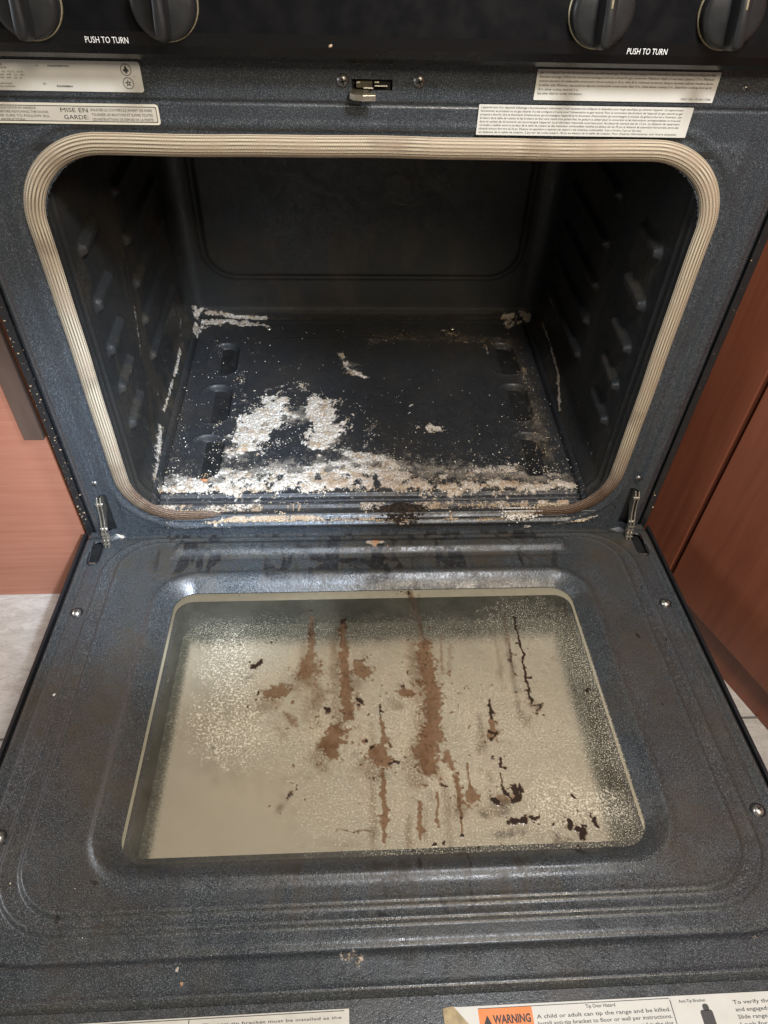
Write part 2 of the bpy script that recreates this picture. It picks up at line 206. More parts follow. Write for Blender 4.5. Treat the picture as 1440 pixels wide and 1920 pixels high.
    ('D', 'grime', [(0.001, -0.0129, 0.0, 0.0072), (0.0436, -0.0244, 0.0, 0.0072)], 0.9, 0.8),
    ('D', 'grime', [(0.2288, -0.1608, 0.0, 0.0072), (0.2398, -0.3977, 0.0, 0.0087)], 0.0, 0.8),
    ('G', 'grease', [(0.0461, -0.1101, -0.012, 0.0056), (0.0493, -0.1541, -0.012, 0.0084), (0.0516, -0.187, -0.012, 0.0084)], 0.6, 0.8),
    ('G', 'grease', [(0.054, -0.195, -0.012, 0.0112), (0.0543, -0.2257, -0.012, 0.014), (0.0564, -0.2548, -0.012, 0.0154), (0.056, -0.2823, -0.012, 0.0126), (0.0523, -0.3083, -0.012, 0.0126), (0.0443, -0.3329, -0.012, 0.0182), (0.0455, -0.3496, -0.012, 0.0154)], 1.1, 0.6),
    ('G', 'grease', [(0.0753, -0.1796, -0.012, 0.0028), (0.0719, -0.2336, -0.012, 0.0042)], 0.6, 0.8),
    ('G', 'grease', [(0.0226, -0.2607, -0.012, 0.0084), (0.0332, -0.2611, -0.012, 0.007)], 1.0, 0.5),
    ('G', 'grease', [(0.0855, -0.1959, -0.012, 0.0042), (0.0792, -0.2338, -0.012, 0.0056)], 0.5, 0.8),
    ('G', 'grease', [(0.0636, -0.3336, -0.012, 0.007), (0.0687, -0.3516, -0.012, 0.0056)], 0.9, 0.7),
    ('G', 'grease', [(-0.0417, -0.1558, -0.012, 0.0056), (-0.04, -0.1923, -0.012, 0.007), (-0.0375, -0.2588, -0.012, 0.0098), (-0.0366, -0.2892, -0.012, 0.0084)], 0.95, 0.6),
    ('G', 'grease', [(-0.0778, -0.1506, -0.012, 0.0042), (-0.0791, -0.1951, -0.012, 0.007), (-0.0806, -0.229, -0.012, 0.0182)], 0.8, 0.6),
    ('G', 'grease', [(-0.0237, -0.2233, -0.012, 0.014), (-0.0179, -0.2323, -0.012, 0.0126)], 0.85, 0.5),
    ('G', 'grease', [(-0.1207, -0.2562, -0.012, 0.0126), (-0.1093, -0.251, -0.012, 0.0112)], 0.85, 0.5),
    ('G', 'grease', [(-0.0822, -0.2362, -0.012, 0.0196), (-0.0668, -0.2579, -0.012, 0.0196), (-0.0723, -0.2748, -0.012, 0.014)], 0.62, 0.8),
    ('G', 'grease', [(-0.1006, -0.2839, -0.012, 0.0056), (-0.0931, -0.2971, -0.012, 0.0056)], 0.7, 0.7),
    ('G', 'grease', [(-0.048, -0.305, -0.012, 0.0112), (-0.0546, -0.3204, -0.012, 0.0154), (-0.0535, -0.3308, -0.012, 0.0126)], 0.9, 0.45),
    ('G', 'grease', [(-0.0079, -0.3299, -0.012, 0.0098), (-0.0044, -0.3373, -0.012, 0.0126), (0.0009, -0.3422, -0.012, 0.0098)], 1.1, 0.4),
    ('G', 'grease', [(-0.0027, -0.3491, -0.012, 0.0028), (-0.0027, -0.3719, -0.012, 0.0031), (-0.0022, -0.4042, -0.012, 0.0035), (-0.0032, -0.4244, -0.012, 0.0028)], 1.2, 0.5),
    ('G', 'grease', [(-0.0012, -0.2904, -0.012, 0.0022), (0.0001, -0.3129, -0.012, 0.0042), (-0.0018, -0.3283, -0.012, 0.0042)], 0.9, 0.6),
    ('G', 'grease', [(-0.0257, -0.2592, -0.012, 0.0056), (-0.025, -0.2797, -0.012, 0.0042)], 0.7, 0.8),
    ('G', 'grease', [(0.1573, -0.1485, -0.012, 0.0056), (0.1545, -0.19, -0.012, 0.0056), (0.1511, -0.2433, -0.012, 0.0042)], 0.55, 0.8),
    ('G', 'grease', [(0.1655, -0.2804, -0.012, 0.0084), (0.1714, -0.286, -0.012, 0.007)], 0.6, 0.7),
    ('G', 'grease', [(0.1171, -0.2988, -0.012, 0.0042), (0.1155, -0.3155, -0.012, 0.0098)], 0.95, 0.6),
    ('G', 'grease', [(0.0714, -0.3604, -0.012, 0.0025), (0.0712, -0.391, -0.012, 0.0035), (0.0699, -0.4171, -0.012, 0.0022)], 1.0, 0.6),
    ('G', 'grease', [(0.0847, -0.3463, -0.012, 0.0021), (0.0837, -0.3694, -0.012, 0.0021), (0.0854, -0.3833, -0.012, 0.0098)], 0.9, 0.5),
    ('G', 'grease', [(0.033, -0.3869, -0.012, 0.0028), (0.0301, -0.4207, -0.012, 0.0028)], 1.0, 0.5),
    ('G', 'grease', [(0.0505, -0.3793, -0.012, 0.0022), (0.0467, -0.4111, -0.012, 0.0022)], 0.9, 0.5),
    ('G', 'grease', [(0.1118, -0.387, -0.012, 0.0112), (0.1238, -0.3847, -0.012, 0.0084)], 0.7, 0.7),
    ('G', 'grease', [(-0.0256, -0.3821, -0.012, 0.0224), (-0.0276, -0.4032, -0.012, 0.0224)], 0.22, 1),
    ('G', 'dark', [(-0.139, -0.2184, -0.012, 0.0046), (-0.1345, -0.214, -0.012, 0.004), (-0.1336, -0.2096, -0.012, 0.0023)], 1.0, 0.5),
    ('G', 'dark', [(-0.1339, -0.2579, -0.012, 0.0025)], 1.0, 0.6),
    ('G', 'dark', [(-0.0404, -0.1541, -0.012, 0.0034), (-0.043, -0.1616, -0.012, 0.0023)], 1.0, 0.6),
    ('G', 'dark', [(-0.0781, -0.1387, -0.012, 0.0023)], 0.8, 0.6),
    ('G', 'dark', [(0.0446, -0.1119, -0.012, 0.0057), (0.0454, -0.1454, -0.012, 0.0057)], 0.6, 1),
    ('G', 'dark', [(0.0509, -0.1583, -0.012, 0.0046), (0.0561, -0.2068, -0.012, 0.0069), (0.0528, -0.2293, -0.012, 0.0069)], 0.55, 0.9),
    ('G', 'dark', [(0.0546, -0.2547, -0.012, 0.0092), (0.0504, -0.327, -0.012, 0.0103), (0.0427, -0.3507, -0.012, 0.0115)], 0.42, 1),
    ('G', 'dark', [(-0.038, -0.1844, -0.012, 0.0046), (-0.0385, -0.2447, -0.012, 0.0057)], 0.45, 0.9),
    ('G', 'dark', [(-0.0826, -0.2216, -0.012, 0.0092), (-0.0673, -0.2308, -0.012, 0.008)], 0.4, 0.9),
    ('G', 'dark', [(-0.0168, -0.2145, -0.012, 0.0034), (-0.0279, -0.2157, -0.012, 0.0034)], 0.6, 0.8),
    ('G', 'dark', [(-0.0116, -0.3261, -0.012, 0.0034)], 1.0, 0.6),
    ('G', 'dark', [(-0.0006, -0.3492, -0.012, 0.0023)], 1.0, 0.6),
    ('G', 'dark', [(0.0004, -0.2818, -0.012, 0.0034)], 1.1, 0.6),
    ('G', 'dark', [(-0.0009, -0.2724, -0.012, 0.0011), (-0.0006, -0.2904, -0.012, 0.0011)], 1.0, 0.6),
    ('G', 'dark', [(0.0051, -0.3447, -0.012, 0.0017), (0.016, -0.3439, -0.012, 0.0017)], 0.9, 0.6),
    ('G', 'dark', [(0.0208, -0.3381, -0.012, 0.0025)], 1.0, 0.6),
    ('G', 'dark', [(0.0232, -0.2523, -0.012, 0.0034)], 0.8, 0.7),
    ('G', 'dark', [(-0.0247, -0.2661, -0.012, 0.0034), (-0.0201, -0.2718, -0.012, 0.0023)], 0.9, 0.6),
    ('G', 'dark', [(-0.0578, -0.2826, -0.012, 0.0034), (-0.0618, -0.2785, -0.012, 0.0034)], 0.8, 0.6),
    ('G', 'dark', [(-0.0406, -0.2845, -0.012, 0.0023)], 0.9, 0.6),
    ('G', 'dark', [(0.1677, -0.1573, -0.012, 0.0018), (0.1678, -0.2139, -0.012, 0.0018), (0.1655, -0.251, -0.012, 0.0021), (0.1652, -0.2763, -0.012, 0.0023)], 1.0, 0.6),
    ('G', 'dark', [(0.1667, -0.2804, -0.012, 0.0034), (0.1733, -0.2827, -0.012, 0.0034), (0.1688, -0.2926, -0.012, 0.0023)], 0.8, 0.8),
    ('G', 'dark', [(0.1538, -0.1939, -0.012, 0.0017), (0.1534, -0.2173, -0.012, 0.0023), (0.1536, -0.2398, -0.012, 0.0018)], 0.7, 0.8),
    ('G', 'dark', [(0.1196, -0.2721, -0.012, 0.0018), (0.1175, -0.2962, -0.012, 0.0023)], 1.0, 0.6),
    ('G', 'dark', [(0.111, -0.3115, -0.012, 0.0023), (0.1197, -0.3144, -0.012, 0.0023), (0.1139, -0.3217, -0.012, 0.0023)], 0.9, 0.7),
    ('G', 'dark', [(0.119, -0.3415, -0.012, 0.0017), (0.1176, -0.3533, -0.012, 0.0017), (0.1229, -0.3541, -0.012, 0.0023)], 1.0, 0.6),
    ('G', 'dark', [(0.1166, -0.3591, -0.012, 0.0014), (0.1152, -0.3733, -0.012, 0.0023)], 0.9, 0.7),
    ('G', 'dark', [(0.1065, -0.3868, -0.012, 0.004), (0.1098, -0.3897, -0.012, 0.0034), (0.1025, -0.3856, -0.012, 0.0029)], 1.2, 0.6),
    ('G', 'dark', [(0.128, -0.3765, -0.012, 0.0057), (0.1302, -0.3849, -0.012, 0.0046), (0.1218, -0.3901, -0.012, 0.0023)], 1.2, 0.6),
    ('G', 'dark', [(0.1169, -0.3762, -0.012, 0.0034), (0.1191, -0.3818, -0.012, 0.0029)], 1.0, 0.7),
    ('G', 'dark', [(0.1184, -0.4086, -0.012, 0.004), (0.1273, -0.4079, -0.012, 0.0034), (0.1328, -0.4065, -0.012, 0.0023)], 1.1, 0.6),
    ('G', 'dark', [(0.1396, -0.4062, -0.012, 0.0017), (0.146, -0.4054, -0.012, 0.0017)], 1.1, 0.6),
    ('G', 'dark', [(0.1742, -0.4096, -0.012, 0.0029), (0.1745, -0.4169, -0.012, 0.0034)], 1.2, 0.5),
    ('G', 'dark', [(0.1803, -0.4186, -0.012, 0.0046), (0.1868, -0.4214, -0.012, 0.0057), (0.1834, -0.4264, -0.012, 0.0046)], 1.2, 0.5),
    ('G', 'dark', [(0.2007, -0.4121, -0.012, 0.0034)], 1.2, 0.5),
    ('G', 'dark', [(-0.0934, -0.3731, -0.012, 0.0034), (-0.0942, -0.3775, -0.012, 0.0029)], 0.7, 0.6),
    ('G', 'dark', [(0.0553, -0.3695, -0.012, 0.0029), (0.0608, -0.3725, -0.012, 0.0023)], 0.8, 0.7),
    ('G', 'dark', [(0.0705, -0.4207, -0.012, 0.0023)], 1.2, 0.5),
    ('G', 'dark', [(0.043, -0.4272, -0.012, 0.0023)], 1.1, 0.5),
    ('G', 'dark', [(0.0516, -0.4265, -0.012, 0.0018)], 1.1, 0.5),
    ('G', 'dark', [(0.2049, -0.2173, -0.012, 0.0046)], 0.35, 1),
    ('G', 'dark', [(0.0711, -0.4043, -0.012, 0.0023)], 1.1, 0.5),
    ('G', 'dark', [(0.094, -0.2231, -0.012, 0.0023), (0.2166, -0.1804, -0.012, 0.0017), (0.2303, -0.2644, -0.012, 0.0029)], 0.0, 0.5),
    ('G', 'dark', [(0.2315, -0.2645, -0.012, 0.0023)], 1.1, 0.5),
    ('G', 'dark', [(-0.0489, -0.4117, -0.012, 0.001), (-0.0138, -0.414, -0.012, 0.001)], 0.6, 0.6),
    ('G', 'dark', [(-0.0666, -0.3279, -0.012, 0.0034)], 0.4, 0.9),
    ('G', 'dark', [(0.1069, -0.1025, -0.012, 0.0029), (0.1126, -0.1008, -0.012, 0.0029)], 1.1, 0.6),
    ('G', 'dark', [(0.0482, -0.101, -0.012, 0.0023)], 1.2, 0.5),
    ('G', 'spots', [(-0.2078, -0.1635, -0.012, 0.03), (-0.0683, -0.1756, -0.012, 0.04), (0.0906, -0.1801, -0.012, 0.04), (0.2191, -0.1837, -0.012, 0.04)], 0.35, 1),
    ('G', 'spots', [(-0.1596, -0.2042, -0.012, 0.06), (-0.0666, -0.2716, -0.012, 0.08), (0.1052, -0.2971, -0.012, 0.11), (0.2123, -0.3325, -0.012, 0.08)], 1.1, 0.9),
    ('G', 'spots', [(-0.1442, -0.3018, -0.012, 0.05), (-0.0105, -0.325, -0.012, 0.06), (0.1444, -0.3882, -0.012, 0.08), (0.2204, -0.4017, -0.012, 0.05)], 1.0, 0.9),
    ('G', 'spots', [(0.1852, -0.1908, -0.012, 0.08), (0.2495, -0.239, -0.012, 0.07), (0.2461, -0.3336, -0.012, 0.07)], 1.1, 0.9),
    ('G', 'spots', [(-0.0438, -0.3814, -0.012, 0.06), (0.0871, -0.4177, -0.012, 0.06)], 0.6, 0.9),
    ('G', 'bigspots', [(-0.1801, -0.2813, -0.012, 0.05), (-0.1492, -0.3079, -0.012, 0.05), (-0.1727, -0.1962, -0.012, 0.04)], 1.0, 1),
    ('G', 'bigspots', [(0.1707, -0.3891, -0.012, 0.06), (0.222, -0.3964, -0.012, 0.03)], 0.8, 1),
    ('G', 'bigspots', [(0.0245, -0.301, -0.012, 0.06)], 0.4, 1),
]

# ------------------------------------------------------------------ numpy helpers
rng = np.random.default_rng(7)
_perm = rng.random((64, 64, 64)).astype(np.float32)
def vnoise(P, scale):
    q = P * scale; i = np.floor(q).astype(int); f = q - i; f = f * f * (3 - 2 * f); i &= 63; j = (i + 1) & 63
    x0, y0, z0 = i.T; x1, y1, z1 = j.T; fx, fy, fz = f.T
    def L(a, b, t): return a + (b - a) * t
    return L(L(L(_perm[x0, y0, z0], _perm[x1, y0, z0], fx), L(_perm[x0, y1, z0], _perm[x1, y1, z0], fx), fy),
             L(L(_perm[x0, y0, z1], _perm[x1, y0, z1], fx), L(_perm[x0, y1, z1], _perm[x1, y1, z1], fx), fy), fz)
def fbm(P, scale, o=3):
    v = 0; a = 1; s = 0
    for k in range(o):
        v = v + a * vnoise(P + 3.1 * k, scale * 2 ** k); s += a; a *= .55
    return v / s
def sst(a, b, x):
    t = np.clip((x - a) / (b - a), 0, 1); return t * t * (3 - 2 * t)
WARP = {'F': (.011, 38), 'D': (.004, 60), 'G': (.0028, 90), 'Y': (.004, 70), 'L': (.006, 60), 'R': (.006, 60), 'B': (.006, 60)}
def field(P, surf, ch, wob=0.9):
    out = np.zeros(len(P), np.float32)
    amp, ws = WARP[surf]
    if ch in ('dust', 'spots', 'bigspots'): amp = .012; ws = 30
    P0_ = P; P = P + 2 * amp * (np.stack([fbm(P0_ + 11.3, ws, 3), fbm(P0_ + 23.9, ws, 3), np.full(len(P0_), .5)], 1) - .5) * np.array([1, 1, 0]) if surf in 'FDG' else P
    if surf in 'YB': P = P + 2 * amp * (fbm(P0_ + 11.3, ws, 3) - .5)[:, None] * np.array([1, 0, .5])
    n1 = fbm(P, 160, 3) - .5; n2 = fbm(P + 9.7, 420, 2) - .5
    for (s, c, pts, st, soft) in STROKES:
        if s not in surf or c != ch: continue
        A = np.array(pts); mg = .02 + 1.8 * A[:, 3].max(); lo = A[:, :3].min(0) - mg; hi = A[:, :3].max(0) + mg
        idx = np.where(np.all((P >= lo) & (P <= hi), axis=1))[0]
        if not len(idx): continue
        Q = P[idx]; best = np.full(len(idx), 9.0)
        segs = [(A[i], A[i + 1]) for i in range(len(A) - 1)] or [(A[0], A[0])]
        for a, b in segs:
            ab = b[:3] - a[:3]; L = float(ab @ ab)
            t = np.clip(((Q - a[:3]) @ ab) / L, 0, 1) if L > 1e-12 else np.zeros(len(Q))
            d = np.linalg.norm(Q - (a[:3] + t[:, None] * ab), axis=1); r = a[3] + (b[3] - a[3]) * t
            best = np.minimum(best, d / r)
        best = best * (1 + wob * (n1[idx] * 1.3 + n2[idx] * 1.1))
        v = st * np.clip((1 - best) / max(soft, .05) + 0.0, 0, 1)
        out[idx] = np.maximum(out[idx], v)
    if ch == 'crust':
        hol = fbm(P0_ + 31.7, 75, 5)
        out = out * np.clip(.35 + 3.6 * (hol - .36) + .35 * (out - .5), 0, 1)
    return out

def npmesh(name, V, F, attrs=None, uv=None, smooth=True, matidx=None):
    me = bpy.data.meshes.new(name)
    V = np.asarray(V, np.float32)
    if isinstance(F, np.ndarray):
        k = F.shape[1]; me.vertices.add(len(V)); me.vertices.foreach_set('co', V.ravel())
        me.loops.add(F.size); me.loops.foreach_set('vertex_index', F.ravel().astype(np.int32))
        me.polygons.add(len(F)); me.polygons.foreach_set('loop_start', np.arange(0, F.size, k, dtype=np.int32))
        me.polygons.foreach_set('loop_total', np.full(len(F), k, np.int32))
        me.update(calc_edges=True); me.validate()
    else:
        me.from_pydata([tuple(v) for v in V], [], F); me.update()
    for kx, v in (attrs or {}).items():
        a = me.attributes.new(kx, 'FLOAT', 'POINT'); a.data.foreach_set('value', np.asarray(v, np.float32))
    if uv is not None:
        u = me.uv_layers.new(name='UVMap'); li = np.zeros(len(me.loops), np.int32)
        me.loops.foreach_get('vertex_index', li); u.data.foreach_set('uv', np.asarray(uv, np.float32)[li].ravel())
    if smooth: me.polygons.foreach_set('use_smooth', np.ones(len(me.polygons), bool))
    if matidx is not None: me.polygons.foreach_set('material_index', np.asarray(matidx, np.int32))
    me.update()
    return me
def grid(nu, nv, flip=False, keep=None):
    i = np.arange(nu * nv).reshape(nu, nv)
    a, b, c, d = i[:-1, :-1], i[1:, :-1], i[1:, 1:], i[:-1, 1:]
    F = np.stack([a, b, c, d] if not flip else [a, d, c, b], -1).reshape(-1, 4)
    return F if keep is None else F[keep.reshape(-1)]
def obj(name, me, mats, parent=None, loc=None, rot=None):
    o = bpy.data.objects.new(name, me); COL.objects.link(o)
    for mm in (mats if isinstance(mats, (list, tuple)) else [mats]): me.materials.append(mm)
    if parent: o.parent = parent
    if loc: o.location = loc
    if rot: o.rotation_euler = rot
    return o
def thing(name, label, cat, loc=(0, 0, 0), rot=(0, 0, 0)):
    o = bpy.data.objects.new(name, None); COL.objects.link(o); o.location = loc; o.rotation_euler = rot
    o.empty_display_size = .05
    o['label'] = label; o['category'] = cat; return o
class MB:
    def __init__(s): s.V = []; s.F = []; s.M = []
    def add(s, V, F, m=0):
        n = len(s.V); s.V += [tuple(v) for v in V]; s.F += [tuple(i + n for i in f) for f in F]; s.M += [m] * len(F)
    def box(s, lo, hi, m=0, M=None):
        x0, y0, z0 = lo; x1, y1, z1 = hi
        V = [(x0, y0, z0), (x1, y0, z0), (x1, y1, z0), (x0, y1, z0), (x0, y0, z1), (x1, y0, z1), (x1, y1, z1), (x0, y1, z1)]
        if M: V = [tuple(M @ Vector(v)) for v in V]
        s.add(V, [(0, 3, 2, 1), (4, 5, 6, 7), (0, 1, 5, 4), (1, 2, 6, 5), (2, 3, 7, 6), (3, 0, 4, 7)], m)
    def lathe(s, prof, n=32, m=0, M=None, sx=1, sy=1):
        V = []; F = []
        for k in range(n):
            a = 2 * math.pi * k / n
            for r, z in prof: V.append((r * math.cos(a) * sx, r * math.sin(a) * sy, z))
        p = len(prof)
        for k in range(n):
            for j in range(p - 1):
                F.append((k * p + j, ((k + 1) % n) * p + j, ((k + 1) % n) * p + j + 1, k * p + j + 1))
        if M: V = [tuple(M @ Vector(v)) for v in V]
        s.add(V, F, m)
    def poly_prism(s, pts, h0, h1, m=0, M=None):
        n = len(pts); V = [(x, y, h0) for x, y in pts] + [(x, y, h1) for x, y in pts]
        F = [tuple(range(n))[::-1], tuple(range(n, 2 * n))] + [(i, (i + 1) % n, n + (i + 1) % n, n + i) for i in range(n)]
        if M: V = [tuple(M @ Vector(v)) for v in V]
        s.add(V, F, m)
    def build(s, name, mats, parent=None, smooth=False, bevel=0, loc=None, rot=None):
        me = npmesh(name, s.V, s.F, smooth=smooth, matidx=s.M)
        o = obj(name, me, mats, parent, loc, rot)
        if bevel:
            b = o.modifiers.new('bevel', 'BEVEL'); b.width = bevel; b.segments = 2; b.limit_method = 'ANGLE'
        return o
def rrect(x0, y0, x1, y1, r, n=6):
    pts = []
    for cx, cy, a0 in ((x1 - r, y1 - r, 0), (x0 + r, y1 - r, 90), (x0 + r, y0 + r, 180), (x1 - r, y0 + r, 270)):
        for k in range(n + 1):
            a = math.radians(a0 + 90 * k / n); pts.append((cx + r * math.cos(a), cy + r * math.sin(a)))
    return pts
def sd_rr(x, y, cx, cy, hx, hy, r):
    qx = np.abs(x - cx) - hx + r; qy = np.abs(y - cy) - hy + r
    return np.hypot(np.maximum(qx, 0), np.maximum(qy, 0)) + np.minimum(np.maximum(qx, qy), 0) - r

# ------------------------------------------------------------------ materials
def mat(name):
    m = bpy.data.materials.new(name); m.use_nodes = True; nt = m.node_tree
    return m, nt, nt.nodes['Principled BSDF']
class NB:
    def __init__(s, nt): s.nt = nt; s.tc = nt.nodes.new('ShaderNodeTexCoord')
    def n(s, t, **k):
        nd = s.nt.nodes.new(t)
        for a, b in k.items(): setattr(nd, a, b)
        return nd
    def link(s, a, b): s.nt.links.new(a, b)
    def noise(s, scale, detail=2, rough=.5, vec=None, dist=0):
        nd = s.n('ShaderNodeTexNoise'); nd.inputs['Scale'].default_value = scale; nd.inputs['Detail'].default_value = detail
        nd.inputs['Roughness'].default_value = rough; nd.inputs['Distortion'].default_value = dist
        s.link(vec or s.tc.outputs['Object'], nd.inputs['Vector']); return nd.outputs['Fac']
    def mapping(s, scale, src=None, rot=(0, 0, 0)):
        nd = s.n('ShaderNodeMapping'); nd.inputs['Scale'].default_value = scale; nd.inputs['Rotation'].default_value = rot
        s.link(src or s.tc.outputs['Object'], nd.inputs['Vector']); return nd.outputs['Vector']
    def rng(s, v, a, b, c=0, d=1):
        nd = s.n('ShaderNodeMapRange'); nd.interpolation_type = 'SMOOTHSTEP'; s.link(v, nd.inputs['Value'])
        for k, x in zip(('From Min', 'From Max', 'To Min', 'To Max'), (a, b, c, d)): nd.inputs[k].default_value = x
        return nd.outputs['Result']
    def math(s, op, a, b=None, c=None):
        nd = s.n('ShaderNodeMath', operation=op)
        for i, x in enumerate((a, b, c)):
            if x is None: continue
            if isinstance(x, (int, float)): nd.inputs[i].default_value = x
            else: s.link(x, nd.inputs[i])
        return nd.outputs[0]
    def mix(s, f, a, b):
        nd = s.n('ShaderNodeMix', data_type='RGBA')
        for sock, x in ((nd.inputs['Factor'], f), (nd.inputs['A'], a), (nd.inputs['B'], b)):
            if isinstance(x, (int, float)): sock.default_value = x
            elif isinstance(x, tuple): sock.default_value = (*x, 1) if len(x) == 3 else x
            else: s.link(x, sock)
        return nd.outputs['Result']
    def attr(s, name):
        nd = s.n('ShaderNodeAttribute'); nd.attribute_name = name; return nd.outputs['Fac']
    def bump(s, h, strength, dist, normal=None):
        nd = s.n('ShaderNodeBump'); nd.inputs['Strength'].default_value = strength; nd.inputs['Distance'].default_value = dist
        s.link(h, nd.inputs['Height'])
        if normal is not None: s.link(normal, nd.inputs['Normal'])
        return nd.outputs['Normal']

def simple(name, col, rough=.5, metal=0, spec=.5, coat=0, var=0, vs=60, bump=0, bs=300):
    m, nt, b = mat(name); nb = NB(nt)
    b.inputs['Metallic'].default_value = metal; b.inputs['Roughness'].default_value = rough
    b.inputs['Specular IOR Level'].default_value = spec; b.inputs['Coat Weight'].default_value = coat
    v = var or .12
    f = nb.noise(vs, 3); c = nb.mix(f, tuple(x * (1 - v) for x in col), tuple(min(1, x * (1 + v)) for x in col))
    nb.link(c, b.inputs['Base Color'])
    nb.link(nb.rng(f, .3, .7, rough * .85, min(1, rough * 1.15)), b.inputs['Roughness'])
    if bump: nb.link(nb.bump(nb.noise(bs, 2), bump, .0006), b.inputs['Normal'])
    return m

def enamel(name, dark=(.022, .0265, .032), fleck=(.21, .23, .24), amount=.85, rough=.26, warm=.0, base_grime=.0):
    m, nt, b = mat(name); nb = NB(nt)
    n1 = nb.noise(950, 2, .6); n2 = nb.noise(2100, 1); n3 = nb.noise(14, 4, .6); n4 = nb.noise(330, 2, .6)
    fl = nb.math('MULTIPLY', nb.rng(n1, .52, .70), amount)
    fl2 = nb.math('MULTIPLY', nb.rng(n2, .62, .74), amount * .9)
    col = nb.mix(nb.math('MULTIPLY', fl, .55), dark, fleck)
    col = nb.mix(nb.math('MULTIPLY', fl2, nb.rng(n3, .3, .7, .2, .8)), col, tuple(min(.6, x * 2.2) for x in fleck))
    # broad film of old grease: brown tint with its own patchy shape
    film = nb.rng(nb.noise(9, 4, .65), .42, .72, 0, .55)
    gr = nb.attr('grime')
    gfac = nb.math('ADD', nb.math('MULTIPLY', film, warm), nb.math('MULTIPLY', nb.math('MULTIPLY', gr, nb.rng(n4, .25, .62, .2, 1.0)), nb.rng(nb.noise(85, 5, .75), .36, .56, .35, 1.0)))
    gfac = nb.math('MINIMUM', gfac, 1.0)
    gcol = nb.mix(nb.rng(gr, .7, 1.1), (.055, .043, .028), (.012, .009, .008))
    col = nb.mix(nb.math('MULTIPLY', gfac, .85), col, gcol)
    # pale crumbly deposit
    cr = nb.attr('crust'); cn = nb.noise(620, 3, .65); cn2 = nb.noise(210, 2, .6)
    th = nb.math('ADD', nb.math('MULTIPLY', cn, .45), nb.math('ADD', nb.math('MULTIPLY', cn2, .30), nb.math('MULTIPLY', nb.noise(60, 3, .6), .25)))
    cm = nb.rng(nb.math('SUBTRACT', nb.math('ADD', th, nb.math('MULTIPLY', cr, .52)), .735), -.035, .065)
    cm = nb.math('MULTIPLY', cm, nb.rng(cr, .02, .1))
    cc = nb.mix(nb.rng(nb.noise(380, 3), .3, .65), (.74, .72, .68), (.36, .30, .22))
    tint = nb.attr('tint')
    du = nb.attr('dust'); dn = nb.math('ADD', nb.math('MULTIPLY', nb.noise(75, 5, .7, dist=.5), .7), nb.math('MULTIPLY', nb.noise(700, 2, .6), .3))
    dm_ = nb.math('MULTIPLY', nb.rng(nb.math('ADD', dn, nb.math('MULTIPLY', du, .30)), .56, .80), nb.rng(du, .0, .3))
    col = nb.mix(nb.math('MULTIPLY', dm_, .5), col, nb.mix(nb.math('MINIMUM', tint, 1.0), (.42, .37, .30), (.24, .18, .12)))
    cc = nb.mix(nb.math('MULTIPLY', nb.rng(nb.noise(55, 4, .7), .48, .66), .75), cc, (.33, .22, .12))
    cc = nb.mix(nb.math('MINIMUM', nb.math('MULTIPLY', tint, .8), .8), cc, (.30, .20, .12))
    cc = nb.mix(nb.math('MINIMUM', nb.math('MAXIMUM', nb.math('SUBTRACT', tint, 1.0), 0.0), 1.0), cc, (.55, .17, .05))
    col = nb.mix(cm, col, cc)
    nb.link(col, b.inputs['Base Color'])
    smudge = nb.rng(nb.noise(22, 6, .72, dist=1.5), .40, .62, 0, .16)
    ro = nb.math('ADD', nb.math('ADD', smudge, nb.rng(n4, .3, .7, rough * .75, rough * 1.25)), nb.math('MULTIPLY', gfac, .12))
    ro = nb.math('ADD', ro, nb.math('MULTIPLY', cm, .6)); nb.link(ro, b.inputs['Roughness'])
    nb.link(nb.math('MULTIPLY', nb.math('SUBTRACT', 1.0, cm), .5), b.inputs['Specular IOR Level'])
    h = nb.math('ADD', nb.math('MULTIPLY', n4, .7), nb.math('MULTIPLY', n1, .35))
    h = nb.math('ADD', h, nb.math('MULTIPLY', nb.math('MULTIPLY', cm, nb.math('ADD', cn, .3)), 4.5))
    nb.link(nb.bump(h, .42, .0008), b.inputs['Normal'])
    return m
M_EN = enamel('speckled_blue_black_enamel', warm=.25)
M_DOOR = enamel('speckled_door_enamel', dark=(.024, .028, .031), fleck=(.24, .25, .25), amount=1.0, rough=.25, warm=1.0)
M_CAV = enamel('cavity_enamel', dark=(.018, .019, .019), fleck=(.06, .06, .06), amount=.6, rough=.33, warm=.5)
M_FLOOR = enamel('oven_bottom_enamel', dark=(.018, .0195, .022), fleck=(.08, .08, .08), amount=.7, rough=.40, warm=.5)
M_BLACK = simple('gloss_black_panel', (.004, .004, .0045), .30, spec=.3)
M_KNOB = simple('black_knob_plastic', (.012, .012, .012), .42, spec=.45)
M_SHELL = simple('black_painted_steel', (.012, .012, .013), .4)
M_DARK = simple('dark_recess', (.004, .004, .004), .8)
M_METAL = simple('dull_zinc_steel', (.50, .46, .38), .34, metal=.9, var=.3, vs=400)
M_LATCH = simple('dark_brassy_latch_steel', (.10, .085, .055), .45, metal=.7, var=.3, vs=300)
M_SCREW = simple('dark_screw_steel', (.20, .19, .18), .36, metal=.85, var=.35, vs=900)
M_BRIGHT = simple('bright_screw_steel', (.62, .58, .50), .3, metal=.9, var=.3, vs=900)
M_PAPER = simple('sticker_paper', (.56, .55, .50), .45, var=.07, vs=70)
M_PAPER2 = simple('aged_sticker_paper', (.50, .47, .40), .42, var=.12, vs=90)
M_BORDER = simple('sticker_cream_border', (.60, .56, .46), .45, var=.05)
M_INK = simple('sticker_ink', (.05, .048, .045), .6)
M_INKB = simple('bold_sticker_ink', (.03, .03, .03), .6)
